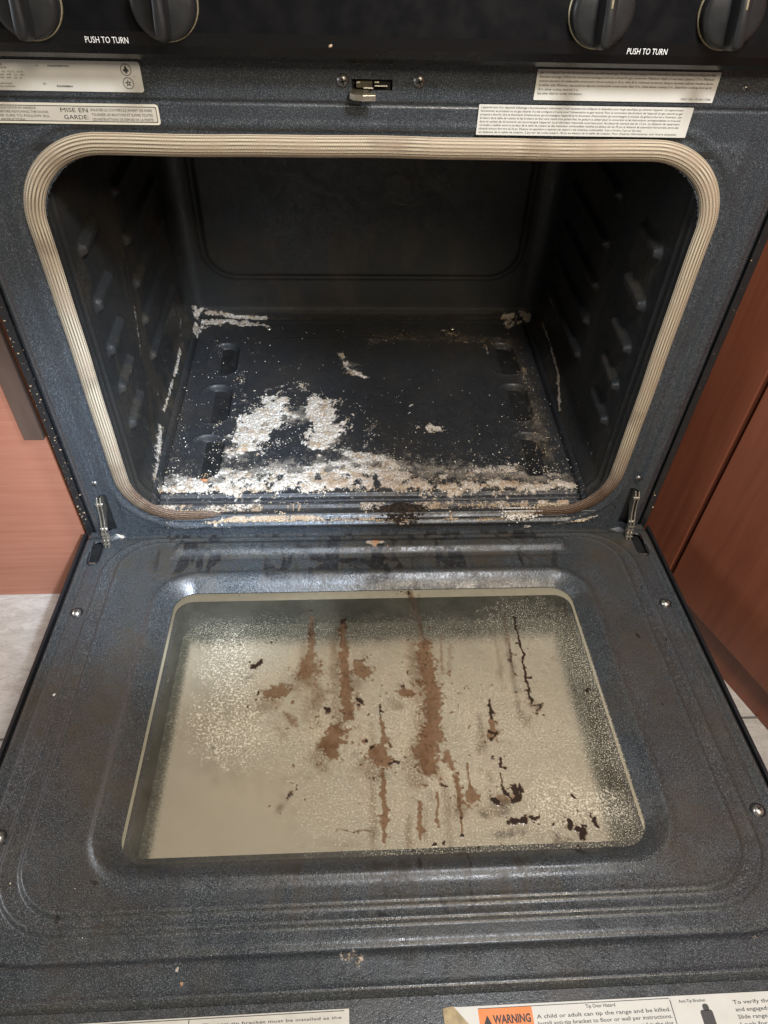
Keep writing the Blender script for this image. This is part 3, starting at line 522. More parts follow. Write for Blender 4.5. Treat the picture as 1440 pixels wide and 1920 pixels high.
M_WHITEINK = simple('white_panel_print', (.75, .75, .72), .5)
M_ORANGE = simple('warning_orange', (.72, .20, .04), .45, var=.06)
M_TORN = simple('torn_brown_sticker_corner', (.32, .24, .11), .35, var=.5, vs=160)
M_RIM = simple('dirty_brass_rim', (.36, .31, .20), .4, metal=.6, var=.6, vs=300)

def wood(name, c1, c2, gscale, rough=.42):
    m, nt, b = mat(name); nb = NB(nt)
    v = nb.mapping(gscale); n = nb.noise(1, 5, .6, v, .6); n2 = nb.noise(2.5, 3); n3 = nb.noise(900, 1)
    c = nb.mix(nb.rng(n, .25, .75), c1, c2); c = nb.mix(nb.math('MULTIPLY', nb.rng(n2, .35, .7), .25), c, tuple(x * .7 for x in c1))
    c = nb.mix(nb.math('MULTIPLY', n3, .18), c, tuple(min(1, x * 1.5) for x in c2))
    nb.link(c, b.inputs['Base Color']); b.inputs['Roughness'].default_value = rough
    nb.link(nb.bump(n, .15, .001), b.inputs['Normal']); return m
M_WOODL = wood('reddish_maple_cabinet_wood', (.33, .125, .075), (.40, .17, .105), (6, 6, 140))
M_WOODR = wood('reddish_brown_cabinet_wood', (.165, .048, .024), (.23, .073, .037), (70, 70, 5))
M_SHADED = wood('shadow_brown_strip_wood', (.075, .045, .035), (.11, .07, .05), (40, 40, 5))  # dark brown has the shadow beside the range painted into it

def vinyl():
    m, nt, b = mat('pale_travertine_vinyl'); nb = NB(nt)
    v = nb.mapping((5, 16, 5)); n = nb.noise(1.6, 6, .62, v, 2.2); n2 = nb.noise(3, 5, .6, v, 3.5); n3 = nb.noise(5, 3)
    c = nb.mix(nb.rng(n, .3, .7), (.40, .37, .33), (.56, .53, .48))
    vein = nb.math('SUBTRACT', 1.0, nb.rng(nb.math('ABSOLUTE', nb.math('SUBTRACT', n2, .5)), 0.0, .035))
    c = nb.mix(nb.math('MULTIPLY', vein, .5), c, (.24, .21, .18))
    c = nb.mix(nb.math('MULTIPLY', n3, .3), c, (.46, .41, .35))
    nb.link(c, b.inputs['Base Color']); b.inputs['Roughness'].default_value = .45
    nb.link(nb.bump(n, .1, .001), b.inputs['Normal']); return m
M_VINYL = vinyl()
M_JOINT = simple('dark_tile_joint', (.13, .12, .11), .8)

def gasket_mat():
    m, nt, b = mat('woven_fibreglass_gasket'); nb = NB(nt)
    uv = nb.tc.outputs['UV']; sep = nb.n('ShaderNodeSeparateXYZ'); nb.link(uv, sep.inputs[0])
    rows = nb.math('MULTIPLY', sep.outputs['Y'], 9.0); row = nb.math('FLOOR', rows); fr = nb.math('FRACT', rows)
    ph = nb.math('ADD', nb.math('MULTIPLY', sep.outputs['X'], 460.0), nb.math('MULTIPLY', row, .5))
    st = nb.math('ABSOLUTE', nb.math('SUBTRACT', nb.math('FRACT', ph), .5))          # 0..0.5 triangle
    cross = nb.math('ABSOLUTE', nb.math('SUBTRACT', fr, .5))                       # 0 rib crest .. 0.5 valley
    h = nb.math('SUBTRACT', nb.math('SUBTRACT', 1.0, nb.math('MULTIPLY', cross, 2.0)), nb.math('MULTIPLY', st, .42))
    n = nb.noise(40, 4, .6); n2 = nb.noise(500, 2)
    c = nb.mix(nb.rng(h, .05, .62), (.045, .033, .020), (.52, .44, .31))
    c = nb.mix(nb.rng(n, .36, .62, 0, .62), c, (.30, .22, .15))
    c = nb.mix(nb.math('MULTIPLY', n2, .3), c, (.45, .38, .28))
    c = nb.mix(nb.math('MINIMUM', nb.math('MULTIPLY', nb.attr('grime'), 1.4), .95), c, nb.mix(nb.rng(h, .05, .62), (.012, .007, .005), nb.mix(nb.rng(n2, .35, .6), (.075, .034, .018), (.20, .12, .07))))
    nb.link(c, b.inputs['Base Color']); b.inputs['Roughness'].default_value = .62
    b.inputs['Specular IOR Level'].default_value = .4
    nb.link(nb.bump(h, .8, .0008), b.inputs['Normal']); return m
M_GASKET = gasket_mat()

def glass_mat():
    m, nt, b = mat('spotted_greasy_oven_glass'); nb = NB(nt); out = nt.nodes['Material Output']
    sp = nb.attr('spots'); bs = nb.attr('bigspots'); gr = nb.attr('grease'); dk = nb.attr('dark')
    w1 = nb.noise(760, 2, .6, dist=.2); w2 = nb.noise(430, 2, .5, dist=.5); w3 = nb.noise(900, 2, .6)
    s1 = nb.rng(nb.math('ADD', w1, nb.math('MULTIPLY', sp, .06)), .54, .70)
    s1 = nb.math('MULTIPLY', s1, nb.rng(sp, .0, .28))
    s2 = nb.rng(nb.math('ADD', w2, nb.math('MULTIPLY', bs, .05)), .52, .66)
    s2 = nb.math('MULTIPLY', s2, nb.rng(bs, .05, .6))
    s3 = nb.math('MULTIPLY', nb.rng(w3, .60, .70), nb.rng(sp, .0, .4, .15, .8))
    spots = nb.math('MAXIMUM', nb.math('MAXIMUM', s1, s2), s3)
    haze = nb.rng(nb.noise(16, 4, .6), .3, .7, .05, .13)
    # grease edges broken up
    gb = nb.math('ADD', gr, nb.math('MULTIPLY', nb.math('SUBTRACT', nb.noise(230, 4, .7), .5), .75))
    gm = nb.math('MULTIPLY', nb.rng(nb.math('ADD', gb, nb.math('MULTIPLY', nb.math('SUBTRACT', nb.noise(800, 3, .7), .5), .55)), .18, .95), nb.rng(gr, .02, .12))
    db = nb.math('ADD', dk, nb.math('MULTIPLY', nb.math('SUBTRACT', nb.noise(520, 3, .7), .5), 1.5))
    dm = nb.math('MULTIPLY', nb.rng(db, .46, .74), nb.rng(dk, .02, .12))
    halo = nb.math('MULTIPLY', nb.rng(nb.math('ADD', dk, nb.math('MULTIPLY', nb.math('SUBTRACT', nb.noise(180, 3, .7), .5), .8)), .10, .42), nb.rng(dk, .01, .08))
    gm = nb.math('MAXIMUM', gm, nb.math('MULTIPLY', halo, .6))
    fleck = nb.math('MULTIPLY', nb.rng(nb.noise(95, 2, .4), .74, .78), .8)
    gcol = nb.mix(nb.rng(nb.noise(300, 5, .8), .36, .50), (.035, .016, .008), (.20, .115, .065))
    edge = nb.math('MULTIPLY', nb.rng(gb, .25, .38), nb.rng(gb, .62, .40))
    gcol = nb.mix(nb.math('MULTIPLY', edge, .6), gcol, (.060, .026, .013))
    col = nb.mix(spots, (.38, .35, .28), (.84, .77, .58))
    col = nb.mix(nb.math('MINIMUM', nb.math('MULTIPLY', gm, 1.15), 1.0), col, gcol)
    col = nb.mix(nb.math('MAXIMUM', dm, fleck), col, (.018, .010, .007))
    alpha = nb.math('ADD', haze, nb.math('MULTIPLY', spots, .46))
    alpha = nb.math('MAXIMUM', alpha, nb.math('MULTIPLY', gm, nb.rng(nb.noise(38, 4, .6), .35, .65, .30, .62)))
    alpha = nb.math('MINIMUM', nb.math('MAXIMUM', alpha, nb.math('MULTIPLY', nb.math('MAXIMUM', dm, fleck), .95)), 1.0)
    nb.link(col, b.inputs['Base Color']); nb.link(nb.math('ADD', .42, nb.math('MULTIPLY', nb.math('MAXIMUM', dm, gm), .35)), b.inputs['Roughness']); nb.link(nb.math('SUBTRACT', .5, nb.math('MULTIPLY', nb.math('MAXIMUM', dm, gm), .35)), b.inputs['Specular IOR Level'])
    hb = nb.math('ADD', nb.math('MULTIPLY', spots, .6), nb.math('ADD', nb.math('MULTIPLY', gm, .5), nb.math('MULTIPLY', dm, 1.2)))
    nrm = nb.bump(hb, .5, .0006); nb.link(nrm, b.inputs['Normal'])
    tr = nb.n('ShaderNodeBsdfTransparent'); nb.link(nb.mix(nb.math('MULTIPLY', gm, .9), (.93, .91, .86), (.48, .33, .22)), tr.inputs['Color'])
    mx = nb.n('ShaderNodeMixShader'); nb.link(alpha, mx.inputs[0]); nb.link(tr.outputs[0], mx.inputs[1]); nb.link(b.outputs[0], mx.inputs[2])
    gl = nb.n('ShaderNodeBsdfGlossy'); gl.inputs['Roughness'].default_value = .12; nb.link(nb.bump(hb, .2, .0004), gl.inputs['Normal'])
    fr = nb.n('ShaderNodeFresnel'); fr.inputs['IOR'].default_value = 1.5
    mx2 = nb.n('ShaderNodeMixShader'); nb.link(nb.math('MULTIPLY', fr.outputs[0], nb.math('SUBTRACT', 1.0, nb.math('MULTIPLY', nb.math('MAXIMUM', dm, gm), .9))), mx2.inputs[0]); nb.link(mx.outputs[0], mx2.inputs[1]); nb.link(gl.outputs[0], mx2.inputs[2])
    nb.link(mx2.outputs[0], out.inputs['Surface']); return m
M_GLASS = glass_mat()
def inner_mat():
    m, nt, b = mat('beige_outer_pane_with_dark_dotted_print'); nb = NB(nt)
    bd = nb.attr('band'); n = nb.noise(9, 3); dots = nb.noise(420, 1)
    c = nb.mix(n, (.62, .52, .38), (.69, .59, .44))
    k = nb.rng(nb.math('ADD', bd, nb.math('MULTIPLY', nb.math('SUBTRACT', dots, .5), .5)), .15, .85)
    nb.link(nb.mix(nb.math('MULTIPLY', k, .93), c, (.020, .028, .016)), b.inputs['Base Color']); b.inputs['Roughness'].default_value = .35; return m
M_INNER = inner_mat()
M_WELL = simple('dark_green_window_well', (.035, .042, .030), .5, var=.3, vs=40)
M_FRIT = simple('tan_glass_border', (.50, .445, .33), .45, var=.12, vs=90)

def crumb_mat(name, a, b_, c):
    m, nt, b = mat(name); nb = NB(nt)
    at = nb.attr('shade'); n = nb.noise(700, 2)
    col = nb.mix(nb.rng(at, .0, .6), a, b_); col = nb.mix(nb.rng(at, .62, .95), col, c); col = nb.mix(nb.math('MULTIPLY', n, .3), col, b_)
    nb.link(col, b.inputs['Base Color']); b.inputs['Roughness'].default_value = .85; b.inputs['Specular IOR Level'].default_value = .2
    return m
M_CRUMB = crumb_mat('pale_ash_crumbs', (.82, .79, .74), (.56, .49, .39), (.24, .15, .08))
M_CHAR = crumb_mat('black_charred_food', (.010, .009, .008), (.03, .022, .016), (.06, .035, .02))
M_CRUMBT = crumb_mat('tan_burnt_crumbs', (.60, .50, .36), (.40, .29, .18), (.14, .07, .035))

# ------------------------------------------------------------------ text as flat mesh
def text_geo(txt, width=None, height=None, bold=0, italic=0):
    cu = bpy.data.curves.new('t', 'FONT'); cu.body = txt; cu.size = 1; cu.offset = bold; cu.resolution_u = 2; cu.shear = italic
    o = bpy.data.objects.new('t', cu); COL.objects.link(o)
    dg = bpy.context.evaluated_depsgraph_get(); me = bpy.data.meshes.new_from_object(o.evaluated_get(dg))
    V = np.array([v.co[:2] for v in me.vertices]); F = [tuple(p.vertices) for p in me.polygons]
    bpy.data.objects.remove(o); bpy.data.curves.remove(cu); bpy.data.meshes.remove(me)
    if not len(V): return V, F
    lo = V.min(0); hi = V.max(0)
    lo[1] = min(lo[1], 0) if any(ch in txt for ch in 'gjpqy,') else 0; hi[1] = .72
    sx = width / (hi[0] - lo[0]) if width else 1; sy = height / .72 if height else sx
    if not width: sx = sy
    return (V - [V.min(0)[0], 0]) * [sx, sy], F
def put_text(mb, txt, x, y, w, h, m, z=.0003, bold=0, italic=0):
    V, F = text_geo(txt, w, h, bold, italic)
    if len(V): mb.add([(x + a, y + b, z) for a, b in V], F, m)

# ================================================================== THE SETTING: floor
def build_floor():
    mb = MB(); mb.add([(-3, -3, -.2), (3, -3, -.2), (3, 3, -.2), (-3, 3, -.2)], [(0, 1, 2, 3)])
    o = mb.build('floor', M_VINYL); o['kind'] = 'structure'; o['label'] = 'pale travertine patterned vinyl floor beside the range'
    mb = MB()
    for k in range(-8, 6):
        y = -.195 + .305 * k; mb.box((-3, y - .0011, -.1985), (3, y + .0011, -.1975))
    for k in range(-9, 9):
        x = .08 + .61 * k * .5; y = -.195 + .305 * (k % 2)
        mb.box((x - .0011, y - 1.22, -.1995), (x + .0011, y - .915, -.1985)); 
    j = mb.build('floor_joint', M_JOINT); j['kind'] = 'structure'; j['label'] = 'thin dark joint lines between the floor tiles'
build_floor()

# ================================================================== CABINETS
def cabinets():
    t = thing('base_cabinet', 'reddish wood cabinet front to the left of the open oven', 'cabinet', (-.8, .05, -.2))
    mb = MB(); mb.box((-.8, 0.0, 0), (.389, .55, .95)); mb.build('cabinet_panel', M_WOODL, t, bevel=.001)
    mb = MB(); mb.box((.365, -.010, .325), (.3895, -.0006, .95)); f = mb.build('shaded_strip', M_SHADED, t, bevel=.001); f['label'] = 'dark brown upright strip painting in a shadow, ending above the lower panel'  # thin strip added to imitate a shadow on the cabinet front
    t2 = thing('corner_cabinet', 'angled reddish brown corner cabinet to the right of the oven', 'cabinet', (.514, -.122, -.2), (0, 0, math.atan2(-.9296, .3686)))
    # local x runs along the face towards the viewer, local +y away from the oven
    mb = MB(); mb.box((-.32, .0, 0), (.6, .03, .95)); mb.build('cabinet_base', M_WOODR, t2)
    mb = MB(); mb.box((-.32, -.017, .074), (-.1365, -.0006, .95)); mb.build('stile', M_WOODR, t2, bevel=.0015)
    mb = MB(); mb.box((-.1285, -.018, .074), (.6, -.0006, .95)); mb.build('cabinet_door', M_WOODR, t2, bevel=.0015)
cabinets()

# ================================================================== THE RANGE
RANGE = thing('gas_range', 'dirty black and speckled enamel gas range with its oven door dropped open', 'oven', (0, 0, 0))

# ---- front frame (face at y = 0, relief towards -y)
OX, OZ0, OZ1, ORAD = .3068, .030, .4825, .070
def front_frame():
    step = .0016
    xs = np.arange(-.3765, .3766, step); zs = np.arange(-.012, .5561, step)
    X, Z = np.meshgrid(xs, zs, indexing='ij'); x, z = X.ravel(), Z.ravel()
    h = np.zeros(len(x))
    ax = np.abs(x)
    h += .0016 * (1 - sst(.326, .331, ax)) * sst(.50, .49, z)                       # inner field slightly proud
    h += .0045 * sst(.346, .351, ax) * (1 - sst(.3615, .367, ax)) * (1 - sst(.50, .53, z))            # long ridge
    h -= .009 * sst(.366, .377, ax) ** 1.5
    sg = sd_rr(x, z, 0, .258, .3275, .243, .075)                                   # shallow channel round the gasket
    h -= .0022 * (1 - sst(-.001, .004, sg)) * sst(-.05, -.045, sg)
    h += .0010 * np.exp(-((sg - .006) / .003) ** 2)
    h -= .0022 * np.exp(-((z - .5245) / .0011) ** 2) * (ax < .335)                 # seam
    h += .0010 * sst(.524, .526, z)
    # sill under the opening
    inn = 1 - sst(.25, .30, ax)
    h += .006 * inn * np.exp(-((z - .0215) / .0028) ** 2)
    h += .003 * inn * np.exp(-((z - .010) / .003) ** 2)
    P = np.stack([x, -h, z], 1)
    h += .0008 * (fbm(P, 9, 2) - .5)
    P[:, 1] = -h
    att = {c: field(P * [1, 0, 1], 'Y', c) for c in ('crust', 'tint', 'grime')}
    h2 = att['crust'] > .3
    P[:, 1] -= h2 * .0012 * fbm(P, 500, 2)
    xc = .5 * (xs[:-1] + xs[1:]); zc = .5 * (zs[:-1] + zs[1:]); XC, ZC = np.meshgrid(xc, zc, indexing='ij')
    keep = sd_rr(XC, ZC, 0, (OZ0 + OZ1) / 2, OX, (OZ1 - OZ0) / 2, ORAD) > 0
    # latch slot and the two hinge openings are real holes
    keep &= ~((np.abs(XC + .0095) < .0165) & (np.abs(ZC - .5395) < .0042))
    for hx in (-.347, .347): keep &= ~((np.abs(XC - hx) < .0062) & (ZC > .004) & (ZC < .068))
    me = npmesh('front_frame', P, grid(len(xs), len(zs), keep=keep), att)
    return obj('front_frame', me, M_EN, RANGE)
front_frame()

# ---- body behind the frame
mb = MB()
for s in (-1, 1):
    mb = MB(); x0, x1 = sorted((s * .3775, s * .3865)); mb.box((x0, .006, -.19), (x1, .60, .60)); mb.build('side_panel', M_SHELL, RANGE, bevel=.001)
mb = MB(); mb.box((-.3775, .012, .4985), (.3775, .60, .56)); mb.box((-.3775, .5, -.19), (.3775, .6, .4985)); mb.box((-.3775, .014, -.19), (.3775, .5, -.02))
mb.box((-.3775, .02, -.02), (-.333, .5, .4985)); mb.box((.333, .02, -.02), (.3775, .5, .4985)); mb.build('body_shell', M_DARK, RANGE)
mb = MB(); mb.box((-.372, -.012, -.18), (.372, .012, -.045)); mb.build('storage_drawer', M_SHELL, RANGE, bevel=.003)

# ---- cavity walls: U-shaped sweep with pressed rack guides and a cove at the bottom
LEV = (.365, .302, .244, .190, .135)
def cavity():
    XW, YB, R = .3065, .470, .030
    pts = []; nrm = []
    n = int(.44 / .0025)
    for k in range(n + 1): pts.append((-XW, .0 + (YB - R) * k / n)); nrm.append((1, 0))
    for k in range(1, 16):
        a = math.pi - math.pi / 2 * k / 16; pts.append((-XW + R + R * math.cos(a), YB - R + R * math.sin(a))); nrm.append((-math.cos(a), -math.sin(a)))
    n2 = int((2 * XW - 2 * R) / .003)
    for k in range(n2 + 1): pts.append((-XW + R + (2 * XW - 2 * R) * k / n2, YB)); nrm.append((0, -1))
    half = [(-p[0], p[1]) for p in pts[:n + 16]][::-1]; nh = [(-q[0], q[1]) for q in nrm[:n + 16]][::-1]
    pts += half; nrm += nh
    pts = np.array(pts); nrm = np.array(nrm)
    zs = np.arange(.030, .4841, .0022)
    nu, nv = len(pts), len(zs)
    PX = np.repeat(pts[:, 0], nv); PY = np.repeat(pts[:, 1], nv); PZ = np.tile(zs, nu)
    NX = np.repeat(nrm[:, 0], nv); NY = np.repeat(nrm[:, 1], nv)
    side = np.abs(NX) > .95; back = NY < -.95
    d = .014 * (1 - sst(.034, .072, PZ)) ** 1.6 * np.where(back, .10, 1)                                        # cove
    d += .020 * sst(.455, .484, PZ) ** 2
    d += side * (.0015 * np.exp(-((PY - .013) / .0018) ** 2) + .002 * np.exp(-((PY - .028) / .003) ** 2))
    wv = .010 * (fbm(np.stack([PX, PY, PZ], 1) + 2, 16, 3) - .5)
    for zl in LEV:
        cap = wv * .35 + np.hypot((PZ - zl - .05 * (PY - .05)) / 1.0, np.maximum(0, np.maximum(.060 - PY, PY - .115)) * 1.3)
        d += side * .0080 * (1 - sst(.0040, .0095, cap))
        cap = wv * .5 + np.hypot((PZ - zl), np.maximum(0, np.maximum(.215 - PY, PY - .395)) * .8)
        d += side * .0075 * (1 - sst(.0035, .0100, cap))
    sb = sd_rr(PX, PZ, 0, .30, .262, .182, .050)
    d += back * (.0045 * (1 - sst(-.006, .001, sb)) + .002 * np.exp(-((sb - .003) / .0025) ** 2))
    d += back * .0012 * (1 - sst(.055, .060, PZ))
    P0 = np.stack([PX, PY, PZ], 1)
    d += .0015 * (fbm(P0, 11, 2) - .5)
    Q = P0.copy(); Q[:, 0] = np.clip(Q[:, 0], -.303, .303); Q[:, 1] = np.minimum(Q[:, 1], .46)
    att = {}
    for c in ('crust', 'tint', 'grime'):
        a = field(Q, 'L', c); a = np.maximum(a, field(Q, 'R', c)); att[c] = np.maximum(a, field(Q, 'B', c))
    patch = fbm(P0 * [1, 1, .45] + 5, 26, 4); att['grime'] = np.maximum(att['grime'], .75 * sst(.50, .68, patch) * (1 - sst(.30, .42, PZ)))
    att['crust'] = np.maximum(att['crust'], .26 * sst(.52, .66, fbm(P0 + 1, 34, 3)) * (1 - sst(.10, .30, PZ)) * side)
    d += att['crust'] * .0022 * fbm(P0, 380, 2)
    P = P0.copy(); P[:, 0] += NX * d; P[:, 1] += NY * d
    me = npmesh('cavity_wall', P, grid(nu, nv), att)
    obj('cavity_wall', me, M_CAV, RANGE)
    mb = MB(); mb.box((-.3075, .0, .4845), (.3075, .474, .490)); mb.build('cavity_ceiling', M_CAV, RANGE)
cavity()

# ---- oven bottom panel
def oven_floor():
    xs = np.arange(-.2935, .2936, .0012); ys = np.arange(.0135, .464, .0012)
    X, Y = np.meshgrid(xs, ys, indexing='ij'); x, y = X.ravel(), Y.ravel()
    z = np.full(len(x), .0365)
    ax = np.abs(x)
    for sx in (-1, 1):
        for (a, b) in ((.060, .152), (.182, .274), (.302, .392)):
            s = sd_rr(x, y, sx * .2325, (a + b) / 2, .0225, (b - a) / 2, .0200)
            z -= .0125 * (1 - sst(-.0035, .0006, s)) * (.10 + .90 * sst(-.020, .000, x - sx * .2325)); z += .0010 * np.exp(-((s - .003) / .0018) ** 2)
    z += .0014 * (1 - sst(.187, .193, ax)) * sst(.03, .045, y) * (1 - sst(.405, .412, y))
    z -= .0105 * np.exp(-((ax - .2862) / .0017) ** 2)      # gap at the panel's edge
    z += .004 * sst(.289, .2935, ax)
    z -= .0035 * (1 - sst(.0265, .0285, y)) + .0015 * (1 - sst(.019, .0205, y))                  # front lip steps down
    z += .0012 * np.exp(-((y - .0300) / .0012) ** 2)
    z += .002 * sst(.452, .460, y)
    P = np.stack([x, y, z], 1)
    z += .0022 * (fbm(P, 7, 2) - .5)
    Q = P.copy(); Q[:, 2] = .037
    att = {c: field(Q, 'F', c, 1.1) for c in ('crust', 'tint', 'grime', 'dust')}
    fine = fbm(P, 330, 3)
    z += np.clip(att['crust'] * 1.2 + fine - .95, 0, 1) * .0035
    # dusting of fine specks over the front half
    att['crust'] = np.maximum(att['crust'], .20 * (1 - sst(.05, .30, y)) + .07)
    P[:, 2] = z
    me = npmesh('oven_bottom', P, grid(len(xs), len(ys)), att)
    obj('oven_bottom', me, M_FLOOR, RANGE)
    mb = MB(); mb.box((-.30, .002, .020), (.30, .47, .0262)); mb.build('under_plate', M_DARK, RANGE)
    # sloping ledge between the panel and the frame
    xs = np.arange(-.304, .3041, .0016); prof = [(.0145, .0330), (.012, .0322), (.0095, .0290), (.006, .0285), (.002, .0292), (-.0015, .0298), (-.003, .0285)]
    pr = []
    for a, b in zip(prof[:-1], prof[1:]):
        for k in range(3): pr.append((a[0] + (b[0] - a[0]) * k / 3, a[1] + (b[1] - a[1]) * k / 3))
    pr.append(prof[-1]); pr = np.array(pr)
    P = np.array([(x, p[0], p[1]) for x in xs for p in pr])
    Q = P.copy(); Q[:, 1] = 0; Q[:, 2] = .044 - (P[:, 1] < .004) * .004
    att = {c: field(Q, 'Y', c) for c in ('crust', 'tint', 'grime')}
    att['crust'] = np.maximum(att['crust'], .50 * sst(.40, .55, fbm(P, 24, 3))) * (P[:, 1] > .004) + .2 * (P[:, 1] <= .004)
    att['tint'] = np.maximum(att['tint'], .45 + .5 * sst(.5, .65, fbm(P + 3, 40, 3)))
    me = npmesh('front_ledge', P, grid(len(xs), len(pr)), att); obj('front_ledge', me, M_FLOOR, RANGE)
oven_floor()
def oven_screws():
    for x in (-.164, .155):
        mb = MB(); mb.lathe([(.0001, .0028), (.0025, .0026), (.0042, .0014), (.0046, 0)], 16)
        mb.box((-.0028, -.0005, .0024), (.0028, .0005, .0031), 1)
        mb.build('floor_screw', [M_METAL, M_DARK], RANGE, smooth=True, loc=(x, .434, .0385), rot=(0, 0, .5))
oven_screws()

# ---- gasket: ribbed woven tube following the opening, open at the bottom
def gasket():
    hx, z0, z1, rt, rb = .3155, .0265, .4900, .072, .068
    path = []
    def arc(cx, cz, r, a0, a1, n):
        for k in range(1, n): a = math.radians(a0 + (a1 - a0) * k / n); path.append((cx + r * math.cos(a), cz + r * math.sin(a)))
    def seg(p, q, n):
        for k in range(n + 1): path.append((p[0] + (q[0] - p[0]) * k / n, p[1] + (q[1] - p[1]) * k / n))
    seg((-.196, z0 + .001), (-hx + rb, z0), 30); arc(-hx + rb, z0 + rb, rb, 270, 180, 40)
    seg((-hx, z0 + rb), (-hx, z1 - rt), 160); arc(-hx + rt, z1 - rt, rt, 180, 90, 36)
    seg((-hx + rt, z1), (hx - rt, z1), 220); arc(hx - rt, z1 - rt, rt, 90, 0, 36)
    seg((hx, z1 - rt), (hx, z0 + rb), 160); arc(hx - rb, z0 + rb, rb, 0, -90, 40)
    seg((hx - rb, z0), (.194, z0 - .002), 30)
    p = np.array(path); d = np.diff(p, axis=0, prepend=p[:1]); L = np.cumsum(np.hypot(d[:, 0], d[:, 1]))
    keep = np.concatenate([[True], np.diff(L) > 1e-6]); p = p[keep]; L = L[keep]
    # resample finely
    Ls = np.arange(0, L[-1], .0022); px = np.interp(Ls, L, p[:, 0]); pz = np.interp(Ls, L, p[:, 1])
    tx = np.gradient(px); tz = np.gradient(pz); tn = np.hypot(tx, tz); tx /= tn; tz /= tn
    # smooth the tangents
    nx, nz = tz, -tx                                     # towards the inside of the loop
    nc = 55; V = []; UV = []
    ribs = 9; n = len(Ls)
    endf = np.minimum(1, np.minimum(Ls, Ls[-1] - Ls) / .030) ** .6
    for i in range(n):
        f = max(.16, endf[i]); wob = .0004 * math.sin(Ls[i] * 21) + .0002 * math.sin(Ls[i] * 57 + 1)
        for k in range(nc):
            v = k / (nc - 1); a = math.pi * v
            r = 1 + .10 * abs(math.sin(math.pi * ribs * v))
            w = .0086 * f; hgt = .0046 * f
            cu = -math.cos(a) * w * r + wob; ch = math.sin(a) * hgt * r
            V.append((px[i] + nx[i] * cu, -ch + .0008, pz[i] + nz[i] * cu)); UV.append((Ls[i], v))
    V = np.array(V)
    u = np.array(UV)[:, 0]
    endd = np.minimum(u, Ls[-1] - u)
    g = (1 - sst(.05, .24, endd)) * (.35 + 1.1 * fbm(V, 60, 3))
    g = np.maximum(g, .22 * sst(.62, .8, fbm(V + 4, 26, 3)))
    me = npmesh('door_gasket', V, grid(n, nc), {'grime': np.clip(g, 0, 1)}, uv=np.array(UV))
    obj('door_gasket', me, M_GASKET, RANGE)
gasket()

# ---- control panel, knobs, print
def control_panel():
    prof = [(.010, .5566), (-.006, .5563), (-.018, .5590), (-.026, .5640), (-.030, .5710), (-.0315, .580), (-.026, .64), (-.018, .70), (.05, .71), (.05, .5575)]
    V = []; F = []; n = len(prof)
    for x in (-.385, .385):
        for y, z in prof: V.append((x, y, z))
    for k in range(n): F.append((k, (k + 1) % n, n + (k + 1) % n, n + k))
    F += [tuple(range(n))[::-1], tuple(range(n, 2 * n))]
    mb = MB(); mb.add(V, F); o = mb.build('control_panel', M_BLACK, RANGE, bevel=.0015)
    # "PUSH TO TURN" printed on the slanting face
    ang = math.atan2(.0055, .06)
    for (x, z, w) in ((-.2245, .5725, .0315), (.1865, .5722, .0315)):
        mb = MB(); put_text(mb, 'PUSH TO TURN', 0, 0, w, .0042, 0, z=.0)
        V = mb.V; mb.V = [(a, c, b) for a, b, c in V]; mb.F = [tuple(reversed(f)) for f in mb.F]
        mb.V = [(a, -c, b) for a, c, b in mb.V]
        mb.build('panel_print', M_WHITEINK, RANGE, loc=(x, -.0322, z), rot=(0, 0, 0))
control_panel()
def knobs():
    first = None
    for i, (x, z, tilt) in enumerate(((-.2600, .5975, .06), (-.1625, .5985, .04), (.1600, .5995, -.05), (.2590, .6005, -.10))):
        t = bpy.data.objects.new('burner_knob', None)
        if first is None:
            mb = MB(); R0 = .0238
            mb.lathe([(.0001, .0125), (R0 * .80, .0125), (R0 * .93, .0112), (R0 * .985, .0085), (R0, .004), (R0, 0)], 56)
            body = mb.build('knob', M_KNOB, RANGE, smooth=True)
            mb = MB()
            # grip: waisted bar with rounded ends
            prof = []
            for k in range(41):
                a = 2 * math.pi * k / 40; c, s = math.cos(a), math.sin(a)
                yy = (abs(s) ** .55) * (1 if s >= 0 else -1) * .0225; xx = (abs(c) ** .9) * (1 if c >= 0 else -1) * .0062 * (1 - .28 * math.cos(yy / .0225 * math.pi * .5))
                prof.append((xx, yy))
            prof = prof[:-1]; n = len(prof); V = []; F = []
            for (hh, sc) in ((.011, 1.12), (.020, 1.0), (.0265, .90), (.0280, .70)):
                for px, py in prof: V.append((px * sc, py * (sc * .5 + .5), hh))
            for l in range(3):
                for k in range(n): F.append((l * n + k, l * n + (k + 1) % n, (l + 1) * n + (k + 1) % n, (l + 1) * n + k))
            F.append(tuple(range(3 * n, 4 * n))); mb.add(V, F); grip = mb.build('grip', M_KNOB, body, smooth=True)
            mb = MB(); mb.lathe([(R0 + .0002, .0005), (R0 + .0010, .0012), (R0 + .0010, .0030), (R0 + .0002, .0036)], 56); rim = mb.build('rim', M_RIM, body, smooth=True)
            mb = MB(); mb.box((-.0007, .004, .0279), (.0007, .020, .0284)); mark = mb.build('pointer_line', M_RIM, body)
            first = body; kids = [grip, rim, mark]; b = body
        else:
            b = first.copy(); COL.objects.link(b); b.parent = RANGE
            for kk in kids: c = kk.copy(); COL.objects.link(c); c.parent = b
        b.location = (x, -.0305 + (z - .58) * .09, z); b.rotation_euler = (math.radians(90) - .09, tilt, 0)
        b.rotation_mode = 'XYZ'
        bpy.data.objects.remove(t)
knobs()

